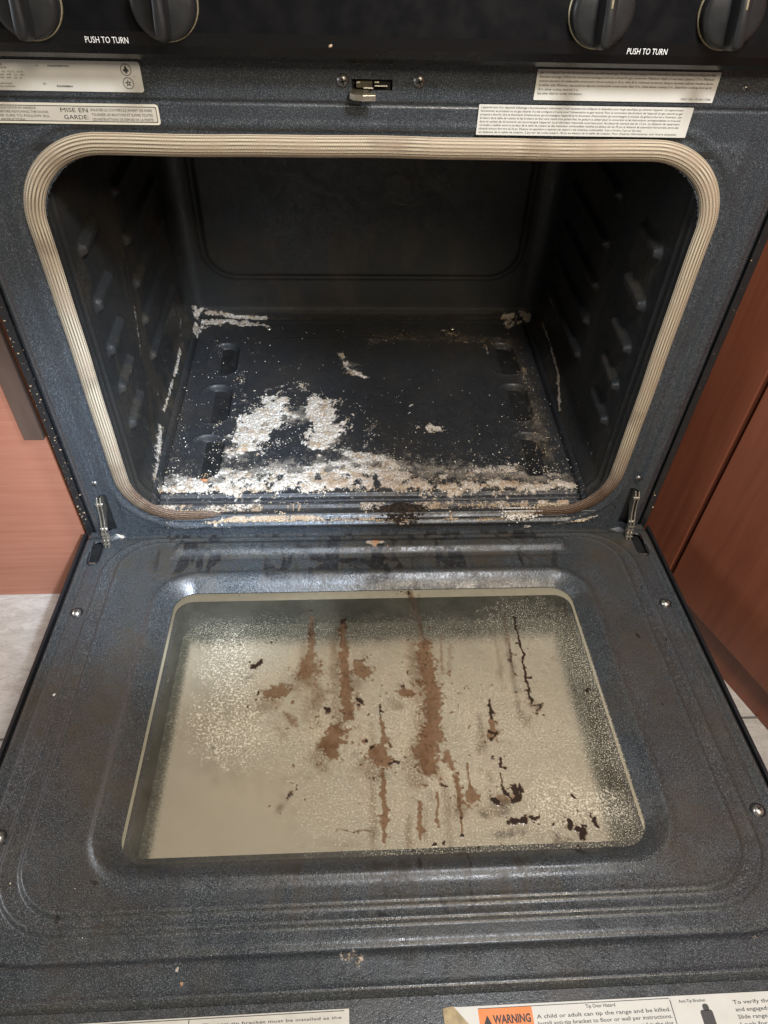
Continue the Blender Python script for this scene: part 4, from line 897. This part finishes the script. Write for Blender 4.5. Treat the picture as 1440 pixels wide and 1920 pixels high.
# ---- stickers on the frame
def sticker(name, x0, z0, x1, z1, label, fn, mats, r=.0015, y=-.0018):
    mb = MB(); w, h = x1 - x0, z1 - z0
    mb.poly_prism(rrect(0, 0, w, h, r), -.0001, .0003, 0); fn(mb, w, h)
    V = mb.V; mb.V = [(a, -c, b) for a, b, c in V]
    o = mb.build(name, mats, RANGE, loc=(x0, y, z0)); o['label'] = label; return o
def lines(mb, txts, x, top, w, lh, hh, m, z=.0005):
    for k, t in enumerate(txts):
        full = len(t) > max(len(q) for q in txts) * .82
        put_text(mb, t, x, top - (k + 1) * lh + (lh - hh) * .5, w if full else w * len(t) / max(len(q) for q in txts), hh, m, z)
def rating(mb, w, h):
    # right hand end of a rating plate: small print columns, codes, two round marks
    x0 = w - .112
    rows = ['MODEL No. / SERIES', 'GAS SUPPLY PRESSURE', '5   120   VOLTS   60 Hz', 'MAX   AMP   15.0   NAT', 'MIN   AMP   10.0   LP']
    for k, t in enumerate(rows): put_text(mb, t, x0 - .012 if k < 2 else x0, h - .0042 - k * .0022 - (.0005 if k > 1 else 0), None, .0014, 2, .0005)
    for k, t in enumerate(['Manufactured under license', 'for domestic use only Benton']): put_text(mb, t, x0 - .012, .0046 - k * .0021, None, .0013, 2, .0005)
    put_text(mb, 'No.', x0 + .0305, h - .0045, None, .0013, 2, .0005); put_text(mb, 'FGG330AMWW01', x0 + .040, h - .0045, .0165, .0013, 2, .0005, .02)
    put_text(mb, 'SN', x0 + .0325, .0046, None, .0014, 2, .0005); put_text(mb, 'RD5008841', x0 + .043, .0030, .0125, .0014, 2, .0005, .02)
    for cy in (h * .74, h * .30):
        cx = w - .0115; n = 28
        V = []; F = []
        for k in range(n):
            a = 2 * math.pi * k / n; V += [(cx + .0043 * math.cos(a), cy + .0043 * math.sin(a), .0005), (cx + .0038 * math.cos(a), cy + .0038 * math.sin(a), .0005)]
        for k in range(n): j = (k + 1) % n; F.append((2 * k, 2 * j, 2 * j + 1, 2 * k + 1))
        mb.add(V, F, 1)
        if cy > h / 2:
            mb.add([(cx + a, cy + b, .0005) for a, b in ((0, .0032), (.0011, .0008), (.0026, -.0008), (.0012, -.0014), (0, -.0030), (-.0012, -.0014), (-.0026, -.0008), (-.0011, .0008))], [tuple(range(8))[::-1]], 2)
        else:
            for k in range(5):
                a = 2 * math.pi * k / 5 + .4; c, s = math.cos(a), math.sin(a)
                mb.add([(cx + c * .0006 - s * .0007, cy + s * .0006 + c * .0007, .0005), (cx + c * .0006 + s * .0007, cy + s * .0006 - c * .0007, .0005), (cx + c * .0030, cy + s * .0030, .0005)], [(0, 1, 2)], 1)
    put_text(mb, 'R', w - .0062, h * .5, None, .0010, 1, .0005)
sticker('rating_label', -.385 + .03, .5308, -.1955, .5528, 'white rating sticker with two round marks at its right end', rating, [M_PAPER, M_INK, M_INKB], .0022)
def caution(mb, w, h):
    n = .0013
    mb.poly_prism(rrect(.0018, .0018, w - .0018, h - .0018, .001), .0003, .00042, 2)
    mb.poly_prism(rrect(.0024, .0024, w - .0024, h - .0024, .001), .00042, .00052, 3)
    put_text(mb, 'CAUTION:', w - .1575, .0062, .0245, .0036, 2, .0007, .02)
    lines(mb, ['HOLD DOOR BY HANDLE', 'BEFORE REMOVING THE DOOR,', 'BE SURE TO FOLLOW ALL', 'INSTRUCTIONS'], w - .130, h - .0022, .040, .0030, .0019, 1, .0007)
    put_text(mb, 'MISE EN', w - .0800, .0092, .0222, .0034, 2, .0007, .0); put_text(mb, 'GARDE:', w - .0785, .0038, .0200, .0034, 2, .0007, .0)
    lines(mb, ['ENLEVER LE COUVERCLE AVANT DE FAIRE', 'TOURNER LES BOUTONS ET SUIVRE TOUTES', 'LES INSTRUCTIONS DE DEPOSE DE LA PORTE'], w - .0555, h - .0028, .050, .0036, .0021, 1, .0007)
sticker('caution_label', -.352, .5062, -.1868, .5220, 'cream bordered caution sticker reading mise en garde', caution, [M_BORDER, M_INK, M_INKB, M_PAPER2], .0025)
def english(mb, w, h):
    T = ['gas. It is shipped from the factory adjusted for use with natural gas. All burners are equipped with fixed orifices. Conversion orifices are shipped in the',
         'literature package. Follow the instructions packaged with the orifices for gas conversion. Maximum depth of overhead cabinet is 13 in. Minimum',
         'vertical clearance of combustible construction above cooktop is 30 in. with 36 in. minimum horizontal distance between cabinets installed above',
         'to either side. Minimum clearances to adjacent combustible construction: Rear 0 in., Sides below cooktop 0 in., Sides from cooktop level up to',
         '18 in. above cooktop level are 2 in.', 'See other label for further information.']
    lines(mb, T, .0025, h - .0006, w - .007, .0031, .0019, 1)
    put_text(mb, 'PART NO. W10411738A', w - .028, .0018, .026, .0016, 1, .0005)
sticker('english_label', .1265, .5302, .2810, .5532, 'white sticker of small English print touching the control panel', english, [M_PAPER, M_INK], .0006)
def french(mb, w, h):
    T = ["L'appareil muni d'un dispositif d'allumage a fonctionnement intermittent. Il est necessaire de configurer le detendeur pour le gaz specifique qui alimente l'appareil. Cet appareil peut",
         "fonctionner au propane ou au gaz naturel. Il a ete configure a l'usine pour l'alimentation au gaz naturel. Pour la conversion des bruleurs de l'appareil du gaz naturel au gaz",
         "propane a fournir, lire le document d'instructions qui accompagne l'appareil et le document d'instructions qui accompagne la trousse de gicleurs fournie a l'interieur. Les",
         "bruleurs de la table de cuisson et les bruleurs du four sont munis d'un gicleur fixe; les gicleurs a utiliser pour la conversion et les instructions correspondantes se trouvent",
         "dans le sachet de documents qui accompagne l'appareil. La profondeur maximale autorisee pour les placards muraux est de 13 po. La distance de separation",
         "verticale a realiser entre la surface de la table de cuisson et des materiaux combustibles installes au-dessus est de 30 po; la distance de separation horizontale entre des",
         "placards muraux doit etre de 36 po. Distance de separation a respecter par rapport a des materiaux combustibles : 0 po a l'arriere, 0 po sur les cotes",
         "au-dessous de la table de cuisson, 2 po sur les cotes jusqu'a 18 po au-dessus de la table de cuisson. Pour d'autres informations, voir l'autre etiquette."]
    lines(mb, T, .002, h - .0005, w - .0105, .00278, .0017, 1)
sticker('french_label', .0812, .5022, .2668, .5262, 'white sticker crowded with small French print above the gasket', french, [M_PAPER, M_INK], .0006)

# ---- latch slot, hook, screws on the frame
def phillips(name, x, z, r, m, y=-.0015, par=RANGE):
    mb = MB(); mb.lathe([(.0001, r * .55), (r * .5, r * .5), (r * .85, r * .28), (r, 0)], 22)
    for a in (.3, .3 + math.pi / 2):
        M = Matrix.Rotation(a, 4, 'Z'); mb.box((-r * .5, -r * .11, r * .45), (r * .5, r * .11, r * .62), 1, M)
    return mb.build(name, [m, M_DARK], par, smooth=True, loc=(x, y, z), rot=(math.radians(90), 0, 0))
phillips('frame_screw', -.0335, .5420, .0052, M_SCREW); phillips('frame_screw', .0295, .5425, .0052, M_SCREW)
phillips('frame_screw', .3062, .5415, .0026, M_SCREW); 
for x, z in ((-.3475, .0915), (.3435, .0905)): phillips('frame_screw', x, z, .0042, M_SCREW, y=-.0045)
def latch():
    mb = MB(); mb.box((-.028, .004, .533), (.010, .0075, .546)); mb.build('latch_recess', M_DARK, RANGE)
    top = [(-.0245, .003), (-.0275, -.004), (-.0280, -.0085), (-.0245, -.0125), (-.0175, -.0142), (-.0068, -.0132), (-.0068, -.0105), (-.0165, -.0108), (-.0125, -.0075), (-.0125, .003)]
    mb = MB(); mb.poly_prism(top, .5345, .5360, 0); 
    mb.poly_prism([(-.0225, .003), (-.0225, -.0035), (-.0095, -.0035), (-.0095, .003)], .5376, .5420, 0)
    # lower edge of the hook, its catch of light put in as brighter metal
    edge = top[2:6]
    for a, b in zip(edge[:-1], edge[1:]):
        mb.poly_prism([(a[0], a[1] - .0009), (b[0], b[1] - .0009), (b[0], b[1] + .0002), (a[0], a[1] + .0002)], .5308, .5350, 1)
    mb.box((-.0165, -.0042, .5368), (-.0085, -.0030, .5378), 1); mb.box((-.0075, -.0012, .5378), (.0035, .0022, .5386), 1); mb.box((-.0075, -.0008, .5402), (-.0035, .0022, .5412), 1)
    mb.box((-.0225, -.0038, .5405), (-.0195, -.0034, .5418), 1)
    mb.build('door_latch', [M_LATCH, M_METAL], RANGE, bevel=.0003)
latch()

# ---- hinges: slotted arms running from the frame down into the door
def hinge(x):
    mb = MB(); s = 1 if x > 0 else -1
    for off in (-.0022, .0022):
        pts = [(.004, .064), (-.004, .066), (-.009, .058), (-.011, .046), (-.014, .036), (-.020, .026), (-.024, .016), (-.0235, .006), (-.028, -.004), (-.021, -.006), (-.016, .004), (-.014, .018), (-.008, .028), (-.002, .036), (.004, .040)]
        M = Matrix.Translation((off, 0, 0)) @ Matrix(((0, 0, 1, 0), (1, 0, 0, 0), (0, 1, 0, 0), (0, 0, 0, 1)))
        mb.poly_prism(pts, -.0008, .0008, 0, M)
    for (y, z) in ((-.006, .056), (-.017, .022)):
        M = Matrix.Translation((0, y, z)) @ Matrix.Rotation(math.radians(90), 4, 'Y')
        mb.lathe([(.0001, -.0042), (.0026, -.0042), (.0026, .0042), (.0001, .0042)], 14, 0, M)
    for k in range(4): mb.box((-.0045, -.0265 + k * .0012, -.001 + k * .0052), (.0045, -.0235 + k * .0012, .0018 + k * .0052), 0)
    mb.build('hinge_arm', M_METAL, RANGE, bevel=.0003, loc=(x, 0, 0))
    mb = MB(); mb.box((x - .010, .004, .0), (x + .010, .012, .072)); mb.build('hinge_slot', M_DARK, RANGE)
hinge(-.350); hinge(.350)

# ================================================================== THE DOOR (its own frame: x across, -y towards the viewer, z up from the inner face)
A = 0.08799
WX, WD0, WD1 = .2455, .1085, .4335
def door():
    # liner height field
    st = .0014
    xs = np.arange(-.3836, .3837, st); ds = np.arange(-.004, .5535, st)
    X, D = np.meshgrid(xs, ds, indexing='ij'); x, d = X.ravel(), D.ravel()
    wc = (WD0 + WD1) / 2; wh = (WD1 - WD0) / 2
    sw = sd_rr(x, d, 0, wc, WX, wh, .024)
    z = np.zeros(len(x))
    z -= .0175 * (1 - sst(-.006, .0205, sw)) ** 1.25
    z += .0030 * np.exp(-((sw - .0225) / .0055) ** 2)
    s2 = sd_rr(x, d, 0, .2525, .3265, .2275, .050); z -= .0036 * sst(.000, .0042, s2); z += .0007 * np.exp(-((s2 + .001) / .0022) ** 2)
    s1 = sd_rr(x, d, 0, .2535, .3455, .2395, .062); z -= .0036 * sst(.000, .0042, s1); z += .0007 * np.exp(-((s1 + .001) / .0022) ** 2)
    s0 = sd_rr(x, d, 0, .2530, .3730, .2625, .070)
    z += .0030 * sst(-.003, .005, s0) - .0022 * np.exp(-((s0 + .002) / .0035) ** 2)
    # rib across the hinge end
    rb = sd_rr(x, d, 0, .0385, .262, .0135, .0120); z += .0058 * (1 - sst(-.010, .001, rb)); z -= .0012 * np.exp(-((d - .0570) / .0035) ** 2) * (np.abs(x) < .262)
    z -= .0025 * (1 - sst(.004, .014, d))
    # outside edges roll down
    z -= .0070 * sst(.3765, .3840, np.abs(x)) ** 1.4
    z -= .0105 * sst(.5445, .5515, d) ** 1.1
    z += .0014 * np.exp(-((d - .543) / .0018) ** 2)
    P = np.stack([x, -d, z], 1)
    z += .0010 * (fbm(P, 8, 2) - .5)
    Q = P.copy(); Q[:, 2] = 0
    att = {c: field(Q, 'D', c, 1.1) for c in ('crust', 'tint', 'grime')}
    z += att['crust'] * .0012 * fbm(P, 420, 2)
    dr_ = fbm(P * [1, .16, 1] + 2, 60, 3); att['grime'] = np.maximum(att['grime'], .50 * sst(.45, .72, fbm(P + 2, 14, 4)) * (1 - sst(.46, .50, d)))
    att['grime'] = np.maximum(att['grime'], 1.15 * sst(.50, .60, dr_) * (1 - sst(.07, .11, d)) * (1 - sst(.26, .33, ax_ := np.abs(x))))
    att['grime'] = np.maximum(att['grime'], .9 * sst(.53, .62, dr_) * sst(.43, .44, d) * (1 - sst(.47, .50, d)) * (1 - sst(.10, .2, np.abs(x - .03))))
    P[:, 2] = z
    XC, DC = np.meshgrid(.5 * (xs[:-1] + xs[1:]), .5 * (ds[:-1] + ds[1:]), indexing='ij')
    keep = sd_rr(XC, DC, 0, wc, WX, wh, .024) > -.0045
    for hx in (-.3635, .3635): keep &= ~(sd_rr(XC, DC, hx, .036, .0062, .0205, .004) < 0)
    me = npmesh('door', P, grid(len(xs), len(ds), flip=True, keep=keep), att)
    dr = obj('door', me, M_DOOR, RANGE, loc=(0, 0, 0), rot=(-A, 0, 0)); dr['label'] = 'open oven door, speckled enamel inner face up'
    # outer shell
    mb = MB()
    for s in (-1, 1):
        x0, x1 = sorted((s * .3845, s * .3885)); mb.box((x0, -.625, -.066), (x1, .002, -.006))
    mb.box((-.3845, -.625, -.066), (.3845, .002, -.062)); mb.box((-.3845, -.625, -.062), (.3845, -.605, -.012))
    mb.build('outer_shell', M_SHELL, dr, bevel=.001)
    # lower front band the stickers are on
    xs2 = np.arange(-.3842, .3843, .004); ds2 = np.arange(.549, .6241, .003)
    X2, D2 = np.meshgrid(xs2, ds2, indexing='ij'); P2 = np.stack([X2.ravel(), -D2.ravel(), np.full(X2.size, -.0105)], 1)
    P2[:, 2] += .0008 * (fbm(P2, 9, 2) - .5)
    me = npmesh('front_band', P2, grid(len(xs2), len(ds2), flip=True), {'grime': .3 * fbm(P2, 12, 3), 'crust': np.zeros(len(P2)), 'tint': np.zeros(len(P2))})
    obj('front_band', me, M_DOOR, dr)
    # slots' dark pockets
    for s in (-1, 1):
        mb = MB(); mb.box((s * .3635 - .009, -.060, -.016), (s * .3635 + .009, -.012, -.013)); mb.build('hinge_pocket', M_DARK, dr)
        # rolled metal lip of the slot
        mb = MB()
        for k in range(24):
            a0, a1 = 2 * math.pi * k / 24, 2 * math.pi * (k + 1) / 24
            def pt(a, e, zz):
                c, sn = math.cos(a), math.sin(a)
                return (s * .3635 + (abs(c) ** .6) * (1 if c > 0 else -1) * (.0062 + e), -.036 - (abs(sn) ** .6) * (1 if sn > 0 else -1) * (.0200 + e), zz)
            mb.add([pt(a0, 0, -.0066), pt(a1, 0, -.0066), pt(a1, .0012, -.0052), pt(a0, .0012, -.0052)], [(0, 1, 2, 3)])
            mb.add([pt(a0, .0012, -.0052), pt(a1, .0012, -.0052), pt(a1, .0022, -.0070), pt(a0, .0022, -.0070)], [(0, 1, 2, 3)])
        mb.build('slot_lip', M_SHELL, dr, smooth=True)
        mb = MB(); mb.box((s * .3635 - .0045, -.0565, -.0098), (s * .3635 + .0045, -.0525, -.0072)); mb.build('hinge_tongue', M_METAL, dr, bevel=.0004)
    # glass pane with stains
    xs3 = np.arange(-.2560, .2561, .0010); ds3 = np.arange(.098, .4441, .0010)
    X3, D3 = np.meshgrid(xs3, ds3, indexing='ij'); P3 = np.stack([X3.ravel(), -D3.ravel(), np.full(X3.size, -.0120)], 1)
    att = {c: field(P3, 'G', c, w) for c, w in (('grease', 1.3), ('dark', 1.5), ('spots', .5), ('bigspots', .5))}
    ridge = np.clip(att['grease'], 0, 1) * .0002 + np.clip(att['dark'], 0, 1) * .0006
    P3[:, 2] += ridge
    me = npmesh('glass_pane', P3, grid(len(xs3), len(ds3), flip=True), att)
    g = obj('glass_pane', me, M_GLASS, dr); g['label'] = 'hazy door glass with water spots and brown burnt drips'
    # tan border printed under the pane's edge: wide at the hinge side
    mb = MB()
    o_ = rrect(-.256, -.444, .256, -.098, .02, 8); i_ = rrect(-.2446, -.4410, .2446, -.1190, .020, 8)
    V = [(a, b, -.0128) for a, b in o_] + [(a, b, -.0128) for a, b in i_]; n = len(o_)
    mb.add(V, [(k, (k + 1) % n, n + (k + 1) % n, n + k) for k in range(n)]); mb.build('pane_border', M_FRIT, dr)
    # well behind the pane
    mb = MB(); o2 = rrect(-.2450, -.4415, .2450, -.1185, .020, 8)
    V = [(a, b, -.0132) for a, b in o2] + [(a * .99, b, -.0600) for a, b in o2]
    mb.add(V, [(k, (k + 1) % n, n + (k + 1) % n, n + k) for k in range(n)]); mb.build('window_well', M_WELL, dr, smooth=True)
    xs4 = np.arange(-.26, .2601, .002); ds4 = np.arange(.09, .4501, .002); X4, D4 = np.meshgrid(xs4, ds4, indexing='ij')
    P4 = np.stack([X4.ravel(), -D4.ravel(), np.full(X4.size, -.0590)], 1)
    band = np.maximum(1 - sst(.120, .178, P4[:, 1] * -1 + .012 * (fbm(P4, 20, 2) - .5)), np.maximum(.85 * sst(.212, .240, P4[:, 0]), .75 * sst(.222, .238, -P4[:, 0])))
    me = npmesh('inner_pane', P4, grid(len(xs4), len(ds4), flip=True), {'band': band}); obj('inner_pane', me, M_INNER, dr)
    # screws in the flange
    for (x_, d_) in ((-.3605, .138), (.3615, .142), (-.3585, .409), (.3600, .409)):
        mb = MB(); mb.lathe([(.0001, .0036), (.0022, .0034), (.0046, .0022), (.0054, 0)], 22); mb.lathe([(.0056, .0), (.0072, .0008), (.0076, -.001)], 22, 2)
        for a in (.5, .5 + math.pi / 2): mb.box((-.0024, -.0005, .0030), (.0024, .0005, .0040), 1, Matrix.Rotation(a, 4, 'Z'))
        mb.build('door_screw', [M_BRIGHT, M_DARK, M_SHELL], dr, smooth=True, loc=(x_, -d_, -.0068))
    # stickers on the band
    mb = MB(); z0 = -.0098
    W1, H1 = .335, .055
    mb.poly_prism([(.0, .0), (W1, 0), (W1, H1 - .001), (.010, H1), (.004, H1 + .0005), (0, H1 - .001)], 0, .0004, 0)
    mb.poly_prism([(-.001, .018), (.0085, .018), (.019, H1 - .014), (.006, H1 + .0008), (-.0025, H1 - .0005)], .0004, .0006, 4)
    mb.poly_prism([(.0255, .004), (.0685, .004), (.0685, H1 - .0022), (.0255, H1 - .0022)], .0004, .00055, 3)
    put_text(mb, 'WARNING', .0365, H1 - .0125, .0300, .0058, 2, .0007, .03)
    mb.poly_prism([(.0290, H1 - .0128), (.0352, H1 - .0128), (.0321, H1 - .0066)], .00055, .0007, 2)
    put_text(mb, 'Tip Over Hazard', .112, H1 - .0055, .024, .0026, 1, .0007)
    lines(mb, ['A child or adult can tip the range and be killed.', 'Install anti-tip bracket to floor or wall per instructions.', 'Slide range back so rear range foot is engaged in the slot.', 'Re-engage the bracket if the range is moved.', 'See installation instructions for details.', 'Failure to do so can result in death.'], .0715, H1 - .007, .108, .0046, .0028, 1, .0007)
    mb.box((.181, .004, .0004), (.1816, H1 - .003, .0007), 1)
    mb.box((.0255, H1 - .0022, .0004), (.181, H1 - .0018, .0007), 1)
    put_text(mb, 'Anti-Tip Bracket', .188, H1 - .0055, .022, .0022, 1, .0007)
    for (a, b, w_, h_) in ((.203, .030, .010, .014), (.200, .022, .016, .009), (.206, .043, .005, .005)): mb.poly_prism(rrect(a, b, a + w_, b + h_, .002), .0004, .0006, 1)
    lines(mb, ['To verify the anti-tip bracket is installed', 'and engaged:', 'Slide range forward.', 'Look for the anti-tip bracket securely', 'attached to floor or wall.'], .232, H1 - .0045, .095, .0050, .0028, 1, .0007)
    s1_ = mb.build('warning_label', [M_PAPER, M_INK, M_INKB, M_ORANGE, M_TORN], dr, loc=(.0385, -.6155 + .0025, z0), rot=(0, 0, .0045)); s1_['label'] = 'white sticker with an orange warning block on the door edge'
    mb = MB(); W2 = .340
    mb.poly_prism([(0, 0), (W2, 0), (W2, H1), (0, H1)], 0, .0004, 0); mb.box((.002, H1 - .0015, .0004), (W2 - .004, H1 - .0010, .0006), 1)
    mb.box((.215, .003, .0004), (.2156, H1 - .0015, .0006), 1)
    lines(mb, ['The anti-tip bracket must be installed as the', 'instructions for this range show it.', 'Check the engagement of the rear foot.'], .226, H1 - .0035, .108, .0042, .0020, 1, .0007)
    put_text(mb, 'Making sure the anti-tip bracket is engaged', .060, H1 - .0062, .110, .0022, 1, .0007)
    s2_ = mb.build('installation_label', [M_PAPER2, M_INK], dr, loc=(-.378, -.6155 + .0030, z0), rot=(0, 0, .0065)); s2_['label'] = 'cream sticker at the left of the door edge'
    return dr
DOOR = door()

# ================================================================== LOOSE CRUMBS (uncountable)
def ico():
    t = (1 + 5 ** .5) / 2
    V = np.array([(-1, t, 0), (1, t, 0), (-1, -t, 0), (1, -t, 0), (0, -1, t), (0, 1, t), (0, -1, -t), (0, 1, -t), (t, 0, -1), (t, 0, 1), (-t, 0, -1), (-t, 0, 1)]) / math.hypot(1, t)
    F = np.array([(0, 11, 5), (0, 5, 1), (0, 1, 7), (0, 7, 10), (0, 10, 11), (1, 5, 9), (5, 11, 4), (11, 10, 2), (10, 7, 6), (7, 1, 8), (3, 9, 4), (3, 4, 2), (3, 2, 6), (3, 6, 8), (3, 8, 9), (4, 9, 5), (2, 4, 11), (6, 2, 10), (8, 6, 7), (9, 8, 1)])
    return V, F
def crumbs(name, C, R, shade, material, label, cat, smooth=False):
    V0, F0 = ico(); n = len(C)
    jit = 1 + (rng.random((n, 12)) - .5) * .7
    sc = np.stack([1 + .5 * rng.random(n), 1 + .3 * rng.random(n), .65 + .3 * rng.random(n)], 1)
    ang = rng.random(n) * 6.28; c, s = np.cos(ang), np.sin(ang)
    V = V0[None] * jit[:, :, None] * sc[:, None, :] * R[:, None, None]
    x = V[..., 0] * c[:, None] - V[..., 1] * s[:, None]; y = V[..., 0] * s[:, None] + V[..., 1] * c[:, None]
    V = np.stack([x, y, V[..., 2]], -1) + C[:, None, :]
    F = (F0[None] + 12 * np.arange(n)[:, None, None]).reshape(-1, 3)
    me = npmesh(name, V.reshape(-1, 3), F, {'shade': np.repeat(shade, 12)}, smooth=smooth)
    o = obj(name, me, material); o['kind'] = 'stuff'; o['label'] = label; o['category'] = cat
    return o
def scatter():
    # oven bottom
    N = 330000
    P = np.stack([rng.uniform(-.286, .286, N), rng.uniform(.0285, .445, N), np.full(N, .037)], 1)
    f = field(P, 'F', 'crust', 1.1); t = field(P, 'F', 'tint', .6)
    clump = fbm(P, 120, 2)
    base = .004 + .035 * (1 - sst(.04, .16, P[:, 1])) + .012 * (1 - sst(.1, .3, P[:, 1]))
    cl2 = fbm(P + 7, 300, 2)
    big = fbm(P + 3, 45, 3)
    pr = np.clip(f, 0, 1) ** 1.5 * .40 * sst(.40, .60, .5 * clump + .5 * cl2 + .12 * f) + 1.15 * base * sst(.46, .66, clump)
    du = field(P, 'F', 'dust', .9); pr = pr + .11 * du ** 1.4 * sst(.46, .62, cl2) * sst(.4, .6, clump)
    k = rng.random(N) < pr; P = P[k]; t = t[k]; f = f[k]; n = len(P)
    r = .00018 + .0007 * rng.random(n) ** 3.5 + .0011 * (1 - sst(.03, .055, P[:, 1])) * rng.random(n) ** 3
    P[:, 2] = .0374 + r * .25 + f * .0008 * rng.random(n)
    tn = sst(.46, .62, fbm(P + 8, 55, 3)); sh = np.clip(rng.random(n) * .75 + t * .35, 0, 1)
    warm = np.maximum(t, .75 * tn) > .25 + .45 * rng.random(n)
    crumbs('ash_crumb', P[~warm], r[~warm], sh[~warm], M_CRUMB, 'pale ash and cleaner crumbs scattered on the dirty oven bottom', 'crumbs')
    crumbs('burnt_crumb', P[warm], r[warm], sh[warm], M_CRUMBT, 'tan and brown burnt crumbs along the right and front of the oven bottom', 'crumbs')
    # sill crumbs
    N = 60000
    P = np.stack([rng.uniform(-.30, .30, N), np.zeros(N), rng.uniform(.002, .052, N)], 1)
    f = field(P, 'Y', 'crust', 1.0); t = field(P, 'Y', 'tint', .6)
    k = rng.random(N) < np.clip(f, 0, 1) ** 1.5 * .55 + .003; P = P[k]; f = f[k]; t = t[k]; n = len(P)
    r = .0004 + .0009 * rng.random(n) ** 2
    zz = P[:, 2].copy()
    hi = zz > .0305
    P[hi, 1] = (zz[hi] - .0305) * 1.05; P[hi, 2] = .0300 + rng.random(hi.sum()) * .001
    inn = np.exp(-((zz - .0215) / .0028) ** 2) * .006 + np.exp(-((zz - .010) / .003) ** 2) * .003
    P[~hi, 1] = -(inn[~hi]) - .0008
    crumbs('sill_crumb', P, r, np.clip(rng.random(n) * .6 + t * .25, 0, 1), M_CRUMBT, 'tan crumbs caught on the ledge between the oven and its door', 'crumbs')
    n = 1900; q = rng.normal(size=(n, 2)) * [.0125, .0062]
    P = np.stack([.0375 + q[:, 0], .0065 + q[:, 1], np.full(n, .0300)], 1); r = .0005 + .0017 * rng.random(n) ** 2
    P[:, 2] += .008 * np.exp(-(q[:, 0] / .012) ** 2 - (q[:, 1] / .005) ** 2) * rng.random(n); P[:, 2] -= np.maximum(0, -P[:, 1]) * 1.5
    crumbs('charred_lump', P, r, rng.random(n), M_CHAR, 'black charred lump of burnt food on the sill right of centre', 'burnt food')
    n = 1500; u = rng.random(n); q = rng.normal(size=(n, 2))
    P = np.stack([.185 + .035 * u ** 2 + q[:, 0] * .006, -.001 - .004 * np.abs(q[:, 1]) + .006 * (rng.random(n) < .4), .0265 + q[:, 1] * .004 + .002], 1)
    crumbs('gasket_end_crumb', P, .0003 + .0009 * rng.random(n) ** 2, rng.random(n) * .5, M_CRUMB, 'cream crumbs heaped round the right lower end of the gasket', 'crumbs')
    # door crumbs
    N = 20000
    P = np.stack([rng.uniform(-.37, .37, N), rng.uniform(-.54, -.01, N), np.zeros(N)], 1)
    f = field(P, 'D', 'crust', 1.0)
    k = rng.random(N) < np.clip(f, 0, 1) ** 1.5 * .5 + .0015; P = P[k]; n = len(P)
    inside = sd_rr(P[:, 0], -P[:, 1], 0, (WD0 + WD1) / 2, WX, (WD1 - WD0) / 2, .02) < .02
    P = P[~inside]; n = len(P); r = .0003 + .0004 * rng.random(n) ** 2
    s1 = sd_rr(P[:, 0], -P[:, 1], 0, .2535, .3455, .2395, .062)
    P[:, 2] = np.where(s1 > .003, -.0062, np.where(s1 > -.014, -.003, .0003))
    ca, sa = math.cos(-A), math.sin(-A)
    W = np.stack([P[:, 0], P[:, 1] * ca - P[:, 2] * sa, P[:, 1] * sa + P[:, 2] * ca], 1)
    crumbs('door_speck', W, r, rng.random(n) * .6, M_CRUMB, 'tiny pale specks on the enamel of the open door', 'crumbs')
    crumbs('panel_crumb', np.array([[-.0425, -.0322, .5735], [-.0421, -.0322, .5737]]), np.array([.0014, .0010]), np.array([.5, .4]), M_CRUMBT, 'single tan speck stuck on the black control panel', 'crumbs')
    # debris in the gaps beside the range
    n = 110
    s = np.where(rng.random(n) < .88, -1, 1)
    P = np.stack([s * rng.uniform(.3768, .3862, n), rng.uniform(.002, .010, n), rng.uniform(.0, .42, n) ** 1.0], 1)
    P[:, 1] = np.where(np.abs(P[:, 0]) > .3775, .0055, .008)
    crumbs('gap_crumb', P, .0003 + .0008 * rng.random(n) ** 3, .45 + .55 * rng.random(n), M_CRUMBT, 'crumbs stuck along the dark side gaps of the range', 'crumbs')
scatter()

scene.render.engine = 'CYCLES'
